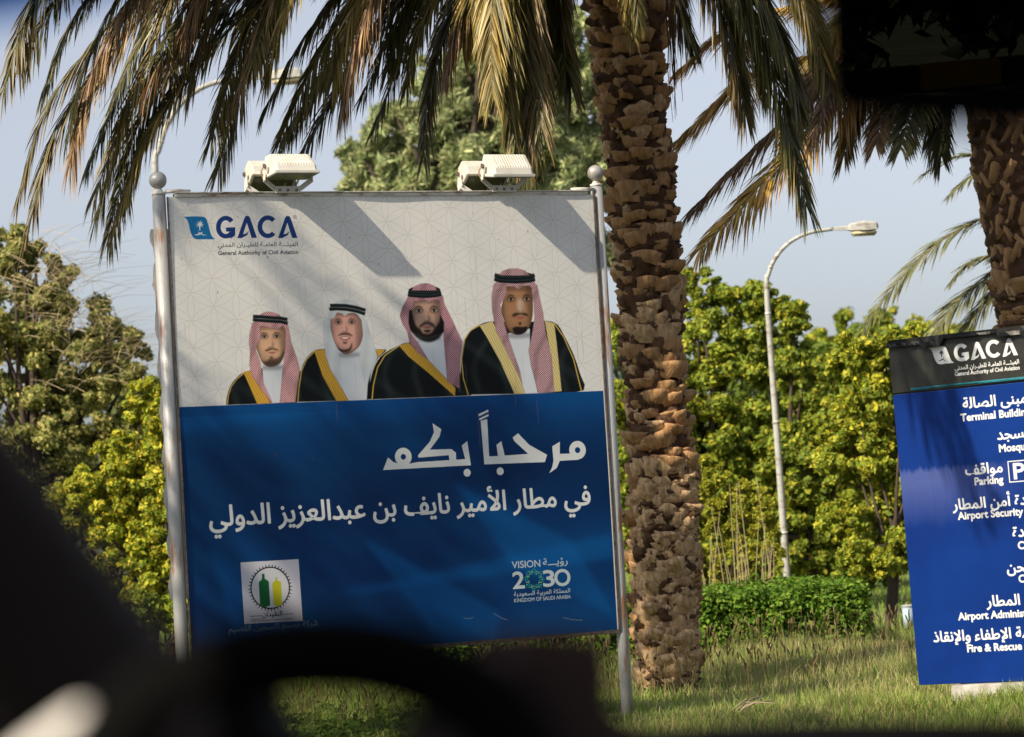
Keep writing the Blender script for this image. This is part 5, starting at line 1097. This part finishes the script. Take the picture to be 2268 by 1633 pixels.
# ---------------------------------------------------------------- grass
def blades(n, x0, x1, y0, y1, hmin, hmax, wd, pal, seed, dens=None, lean=.35):
    r_ = np.random.default_rng(seed); x = r_.uniform(x0, x1, n); y = r_.uniform(y0, y1, n)
    if dens is not None: k = r_.random(n) < dens(x, y); x = x[k]; y = y[k]; n = len(x)
    hN = 1 + .45 * np.sin(x * 2.1 + y * 1.7) * np.sin(y * 2.9 - x) ; h = r_.uniform(hmin, hmax, n) * hN
    a = r_.uniform(0, 2 * math.pi, n); d = np.stack([np.cos(a), np.sin(a), np.zeros(n)], 1); ld = r_.normal(0, lean, (n, 2)); le = np.stack([ld[:, 0], ld[:, 1], np.zeros(n)], 1) * h[:, None]
    b_ = np.stack([x, y, gz(x, y) - .01], 1); w_ = (wd * r_.uniform(.6, 1.3, n))[:, None]; up_ = np.array([0, 0, 1.0])
    V_ = np.stack([b_ - d * w_ / 2, b_ + d * w_ / 2, b_ + up_ * (h * .55)[:, None] + le * .35 + d * w_ * .4, b_ + up_ * (h * .55)[:, None] + le * .35 - d * w_ * .4, b_ + up_ * (h * (1 - .3 * np.hypot(ld[:, 0], ld[:, 1])))[:, None] + le], 1).reshape(-1, 3)
    ix = np.arange(5 * n).reshape(n, 5); pal = np.array(pal); pt = .5 + .5 * np.sin(x * .9 + 1.2 * np.sin(y * 1.1))
    c_ = pal[np.clip((r_.random(n) * .8 + pt * .2) * len(pal), 0, len(pal) - 1).astype(int)] * r_.uniform(.75, 1.25, n)[:, None]
    return V_, ix, np.repeat(c_, 5, 0)
GR = [(.20, .34, .05), (.26, .40, .07), (.34, .43, .10), (.42, .44, .14), (.55, .48, .24)]
V1, I1, C1 = blades(150000, -4.2, 5.2, 16.8, 30.5, .04, .14, .008, GR, 1)
V2, I2, C2_ = blades(17000, -.2, 5.0, 21.0, 27.4, .09, .22, .006, [(.46, .42, .20), (.58, .50, .26), (.34, .38, .14), (.26, .34, .09)], 2, lambda x, y: np.clip((x - .4) * .5, .15, 1), .3)
V3, I3, C3_ = blades(60000, -12, 14, 30, 60, .08, .2, .02, GR[:4], 3)
V4, I4, C4 = blades(16000, p_bl[0] - .4, p_bl[0] + 1.6, p_bl[1] - 1.6, p_bl[1] + .1, .10, .26, .008, GR, 9, lambda x, y: (np.abs((y - p_bl[1]) + .635 * (x - p_bl[0]) + .18) < .16).astype(float))
I3 = np.concatenate([I3, I4 + len(V3)]); V3 = np.concatenate([V3, V4]); C3_ = np.concatenate([C3_, C4])
Vg = np.concatenate([V1, V2, V3]); off = [0, len(V1), len(V1) + len(V2)]; Ig = np.concatenate([I + o for I, o in zip((I1, I2, I3), off)])
go = link('grass', np_mesh('grass', Vg, [Ig[:, [0, 1, 2, 3]], Ig[:, [3, 2, 4]]], np.concatenate([C1, C2_, C3_])), None, (MAT['grass'],)); tag(go, 'rough green and straw grass covering the verge', 'grass', kind='stuff')
# seed heads on stalks
r_ = random.Random(12); bm = bmesh.new(); cl_ = bm.verts.layers.float_color.new('col')
def stalk(x, y, h, col_, head=True, forks=0):
    a = r_.uniform(0, 6.28); ln = h * r_.uniform(.05, .3); z0 = float(gz(np.array(x), np.array(y))); n0 = len(bm.verts)
    top = np.array((x + math.cos(a) * ln, y + math.sin(a) * ln * .5, z0 + h)); P_ = cr([(x, y, z0), (x + math.cos(a) * ln * .25, y, z0 + h * .6), top], 5); tube(bm, P_, [.0022, .002, .0018, .0015, .001], 3, False)
    if forks:
        for k in range(forks):
            b2 = a + r_.uniform(-1.6, 1.6) + k * 2.1; q_ = top + np.array((math.cos(b2) * .05, math.sin(b2) * .02, r_.uniform(.02, .06))); tube(bm, [top, q_], [.0022, .0012], 3, False)
    elif head:
        d = P_[-1] - P_[-2]; d /= np.linalg.norm(d); tube(bm, [top - d * .01, top + d * .02, top + d * .05, top + d * .075 + np.array((0, 0, -.012))], [.001, .0065, .0055, .0008], 5, False)
    bm.verts.ensure_lookup_table()
    for v_ in bm.verts[n0:]: v_[cl_] = (*[c_ * r_.uniform(.8, 1.2) for c_ in col_], 1)
for _ in range(900):
    x = r_.uniform(-.4, 4.8); y = r_.uniform(21.5, 27.5); stalk(x, y, r_.uniform(.16, .38), r_.choice([(.36, .27, .14), (.28, .22, .10), (.20, .2, .08)]))
for _ in range(260):
    p = on_ground(r_.uniform(540, 960), r_.uniform(1560, 1640)); stalk(p[0], p[1], r_.uniform(.12, .30), (.30, .27, .12), True, 3 if r_.random() < .6 else 0)
tag(bm_obj('seed_stalks', bm, MAT['grass']), 'dry seed heads standing above the verge grass', 'grass', kind='stuff')
# leafy weeds in front of the banner
r2 = np.random.default_rng(33); C_ = []; Rd = []
for _ in range(190):
    p = on_ground(r2.uniform(560, 940), r2.uniform(1590, 1690)); C_.append((p[0], p[1], r2.uniform(.02, .09))); Rd.append(r2.uniform(.04, .09))
V_, Fs, cc = leaves(C_, Rd, 7000, .028, [(.14, .22, .03), (.20, .27, .045), (.09, .15, .02)], 34, 1.7, .8, .8); tag(link('weeds', np_mesh('weeds', V_, [Fs], cc), None, (MAT['grass'],)), 'low leafy weeds in the sun in front of the banner', 'weeds', kind='stuff')
# fallen dry frond on the grass
p0 = on_ground(1640, 1590) ; fe = empty('fallen_frond', (p0[0], p0[1], 0), 'small dry brown frond lying in the grass below the hedge', 'palm frond')
bm = bmesh.new()
rf = random.Random(6)
for k in range(8):
    x = 1625 + rf.uniform(-22, 22); a_ = on_ground(x, 1606 + rf.uniform(-10, 8)); b_ = on_ground(x + rf.uniform(10, 95), 1592 + rf.uniform(-14, 12)); a_[2] = .09; b_[2] = .10 + rf.random() * .06
    tube(bm, [a_ - np.array(fe.location), (a_ + b_) / 2 - np.array(fe.location) + np.array((0, 0, .03)), b_ - np.array(fe.location)], [.004, .006, .002], 4)
bm_obj('leaflets', bm, MAT['twig'], fe)

# ---------------------------------------------------------------- car the picture is taken from
car = empty('car', (0, 0, 0), 'dark car cabin in the near foreground, far out of focus', 'car')
def slab(name, P, th, m_, parent=None, extr=None):          # polygon of world points given thickness along a direction
    bm = bmesh.new(); P = [np.array(p) for p in P]; nrm = np.cross(P[1] - P[0], P[2] - P[0]); nrm = nrm / np.linalg.norm(nrm) if extr is None else np.array(extr)
    a = [bm.verts.new(p) for p in P]; b2 = [bm.verts.new(p + nrm * th) for p in P]; bm.faces.new(a); bm.faces.new(b2[::-1])
    for i in range(len(P)): j = (i + 1) % len(P); bm.faces.new((a[j], a[i], b2[i], b2[j]))
    bmesh.ops.recalc_face_normals(bm, faces=bm.faces); return bm_obj(name, bm, m_, parent or car)
# left windscreen pillar (base far, top near)
bm = bmesh.new()
edge = [(at_r(-260, 600, 1.75), .0), (at_r(0, 925, 1.85), 0), (at_r(200, 1180, 1.93), 0), (at_r(400, 1440, 2.0), 0), (at_r(560, 1700, 2.06), 0)]
fw_ = ray(100, 1200); Lp = []
for p, _ in edge:
    L0 = p; prof = [L0, L0 + fw_ * .03 - _R * .008, L0 + fw_ * .035 - _R * .06, L0 - _R * .13 - _U * .06 + fw_ * .0, L0 - _R * .12 - _U * .05 - fw_ * .05, L0 - _R * .03 - fw_ * .035]
    Lp.append([bm.verts.new(q_) for q_ in prof])
for a, b2 in zip(Lp, Lp[1:]):
    for k in range(6): bm.faces.new((a[k], a[(k + 1) % 6], b2[(k + 1) % 6], b2[k]))
bm.faces.new(Lp[0]); bm.faces.new(Lp[-1][::-1]); bmesh.ops.recalc_face_normals(bm, faces=bm.faces); bm_obj('windscreen_pillar', bm, MAT['pillar'], car, True)
# dashboard top
dp = [at_r(x, y, 1.98) for x, y in ((-60, 1500), (150, 1440), (300, 1430), (420, 1450), (490, 1480), (535, 1535), (580, 1600), (640, 1672), (720, 1672), (800, 1640), (890, 1600), (955, 1575), (965, 1500), (1000, 1440), (1060, 1450), (1340, 1560), (1400, 1592), (1500, 1600), (1700, 1590), (2000, 1580), (2200, 1580), (2400, 1585), (2400, 1900), (-60, 1900))]
slab('dashboard', dp, .35, MAT['cabin'], extr=ray(1100, 1620))
# door and front body so that the cabin is closed below
slab('door', [CF(-1.3, 1.15, .35), CF(1.55, 1.15, .35), CF(1.55, 1.15, .98), CF(-1.3, 1.15, .98)], .06, MAT['cabin'])
slab('door', [CF(-1.3, -.62, .35), CF(1.55, -.62, .35), CF(1.55, -.62, .98), CF(-1.3, -.62, .98)], .06, MAT['cabin'])
slab('floor_pan', [CF(-1.3, 1.15, .33), CF(2.2, 1.15, .33), CF(2.2, -.68, .33), CF(-1.3, -.68, .33)], .03, MAT['cabin'])
slab('roof', [CF(-1.2, 1.02, 1.82), CF(1.2, 1.02, 1.82), CF(1.2, -.55, 1.82), CF(-1.2, -.55, 1.82)], .05, MAT['headliner'])
slab('seat_back', [CF(.55, .35, .5), CF(.55, .85, .5), CF(.45, .85, 1.02), CF(.45, .35, 1.02)], .12, MAT['headliner'])
# steering wheel: rim, hub, spokes
sw_c = at_r(690, 1756, 1.62); wn = np.array(-ray(735, 1600)) * .9 + np.array((0, 0, .25)); wn /= np.linalg.norm(wn)
wx = np.cross(np.array((0, 0, 1.0)), wn); wx /= np.linalg.norm(wx); wy = np.cross(wn, wx)
bm = bmesh.new(); n = 60; RW = .0
def rimpt(a, r): return sw_c + wx * math.cos(a) * r * 1.18 + wy * math.sin(a) * r * .80
rw = .098; rings = []
for k in range(n):
    a = 2 * math.pi * k / n; c_ = rimpt(a, rw); t_ = rimpt(a + .01, rw) - rimpt(a - .01, rw); t_ /= np.linalg.norm(t_); b2 = np.cross(t_, wn)
    rings.append([bm.verts.new(c_ + (b2 * math.cos(q) * (.0262) + wn * math.sin(q) * .0240)) for q in [2 * math.pi * j / 12 for j in range(12)]])
for k in range(n):
    a, b2 = rings[k], rings[(k + 1) % n]
    for j in range(12): bm.faces.new((a[j], a[(j + 1) % 12], b2[(j + 1) % 12], b2[j]))
wheel = bm_obj('steering_wheel', bm, MAT['wheel'], car, True)
bm = bmesh.new(); tube(bm, [sw_c - wy * .10 - wn * .04, sw_c - wy * .10 + wn * .01], [.05, .045], 24); bm_obj('hub', bm, MAT['wheel'], wheel, True)
# pale trim in the sun at the lower left
bm = bmesh.new(); tube(bm, cr([at_r(-10, 1745, 1.7), at_r(70, 1680, 1.7), at_r(150, 1622, 1.7), at_r(212, 1578, 1.7)], 12), [.0105] * 10 + [.0095, .005], 16); tag(bm_obj('door_trim', bm, MAT['trim'], car, True), 'pale grey rounded trim')
bm = bmesh.new(); tube(bm, cr([at_r(400, 1720, 1.5), at_r(440, 1640, 1.5), at_r(480, 1605, 1.5)], 8), .011, 14); bm_obj('control_stalk', bm, MAT['pillar'], car, True)
# dark brown holder on the dashboard
hb = at_r(1200, 1600, 1.8); he = empty('dashboard_holder', hb, 'dark reddish brown holder standing on the dashboard, a blur over the foot of the banner', 'holder')
bm = bmesh.new()
P_ = [(1045, 1800), (1040, 1430), (1075, 1400), (1180, 1392), (1290, 1398), (1350, 1420), (1362, 1500), (1350, 1800)]
a = [bm.verts.new(at_r(x, y, 1.8) - hb) for x, y in P_]; b2 = [bm.verts.new(at_r(x, y, 1.8) - hb + ray(1200, 1500) * .035) for x, y in P_]
bm.faces.new(a); bm.faces.new(b2[::-1])
for i in range(len(P_)): j = (i + 1) % len(P_); bm.faces.new((a[j], a[i], b2[i], b2[j]))
bmesh.ops.recalc_face_normals(bm, faces=bm.faces); bm_obj('cradle', bm, MAT['brown'], he)
bm = bmesh.new(); tube(bm, [at_r(1105, 1800, 1.78) - hb, at_r(1100, 1440, 1.78) - hb], [.010, .009], 14); bm_obj('arm', bm, mat('brown_arm', (.07, .035, .03), .6), he, True)
# rear view mirror with dim glass
mc = at_r(2060, 60, 1.45)
dv = ray(2060, 60); dref = np.array((.24, -.97, -.045)); dref /= np.linalg.norm(dref); mn = dref - dv; mn /= np.linalg.norm(mn)
def on_plane(px, py, off=0): d = ray(px, py); k = ((mc - CAM) @ mn) / (d @ mn); return CAM + d * k + mn * off
outl = [(1806, -90), (1812, 60), (1820, 205), (1842, 248), (1890, 268), (2010, 284), (2140, 290), (2320, 298), (2420, 300), (2420, -90)]
bm = bmesh.new(); a = [bm.verts.new(on_plane(*p)) for p in outl]; b2 = [bm.verts.new(on_plane(*p) - mn * .004) for p in outl]; bm.faces.new(a); bm.faces.new(b2[::-1])
for i in range(len(outl)): j = (i + 1) % len(outl); bm.faces.new((a[j], a[i], b2[i], b2[j]))
bmesh.ops.recalc_face_normals(bm, faces=bm.faces)
mh = bmesh.new(); cx_, cy_ = 2110, 90
oc = [(cx_ + (p[0] - cx_) * 1.02, cy_ + (p[1] - cy_) * 1.02) for p in outl]; a = [mh.verts.new(on_plane(*p, -.005)) for p in oc]; b2 = [mh.verts.new(on_plane(*[cx_ + (p[0] - cx_) * .8, cy_ + (p[1] - cy_) * .8], -.035)) for p in oc]; mh.faces.new(a); mh.faces.new(b2[::-1])
for i in range(len(oc)): j = (i + 1) % len(oc); mh.faces.new((a[j], a[i], b2[i], b2[j]))
bmesh.ops.recalc_face_normals(mh, faces=mh.faces); mo = bm_obj('rear_view_mirror', mh, MAT['cabin'], car)
bm_obj('mirror_glass', bm, MAT['mirror'], mo)
# tinted band along the top of the windscreen, near its left corner
mt = bpy.data.materials.new('blue_tint'); mt.use_nodes = True; t = mt.node_tree; t.nodes.remove(t.nodes['Principled BSDF']); tb = t.nodes.new('ShaderNodeBsdfTransparent'); tb.inputs[0].default_value = (.10, .42, .72, 1); t.links.new(tb.outputs[0], t.nodes['Material Output'].inputs[0])
slab('tint_band', [at_r(-400, -20, 1.35), at_r(-60, 60, 1.36), at_r(100, 35, 1.38), at_r(330, -40, 1.42), at_r(500, -200, 1.44), at_r(-400, -300, 1.3)], .002, mt)

# what the mirror looks back on: kerb of painted stones, and a dark hedge behind it
kd_ = dref.copy(); kd_[2] = 0; kd_ /= np.linalg.norm(kd_)
kerb0 = kd_ * (15.1 / -(kd_ @ RL)) + np.array((0, 0, 0)); ka = math.pi / 2 - R_(118); KL = np.array([math.cos(ka), math.sin(ka), 0]); KN = np.array([-KL[1], KL[0], 0]); KN *= -np.sign(KN @ kd_) * -1
bm = bmesh.new(); bm.faces.new([bm.verts.new(kerb0 + KL * a_ + KN * b_ + np.array((0, 0, .030))) for a_, b_ in ((-40, -9), (40, -9), (40, 0), (-40, 0))]); tag(bm_obj('side_road', bm, MAT['asphalt']), kind='structure')
ke = empty('kerb', kerb0, 'kerb of yellow and black painted stones across the road, seen in the mirror', 'kerb')
for i in range(-30, 31):
    bm = bmesh.new(); box(bm, (0, 0, 0), (.985, .24, .30), bev=.02); o = bm_obj('kerb_stone', bm, MAT['kerbY'] if i % 2 else MAT['kerbB'], ke)
    o.location = (math.cos(ka) * i, math.sin(ka) * i, .10); o.rotation_euler = (0, 0, ka)
r_ = np.random.default_rng(77); C_ = []; Rd = []
hx = kerb0 + KN * 1.2; he2 = empty('roadside_hedge', hx, 'tall shady hedge across the road, reflected darkly in the mirror', 'hedge')
for _ in range(5000):
    s_ = r_.uniform(-90, 60); C_.append(KL * s_ + KN * r_.uniform(0, 1.4) + np.array((0, 0, r_.uniform(.2, 8)))); Rd.append(r_.uniform(.3, .55))
V_, Fs, cc = leaves(C_, Rd, 220000, .15, [(.03, .07, .018), (.05, .09, .02), (.02, .05, .012)], 78, long_=2.4); link('foliage', np_mesh('foliage', V_, [Fs], cc), he2, (MAT['leaf'],))
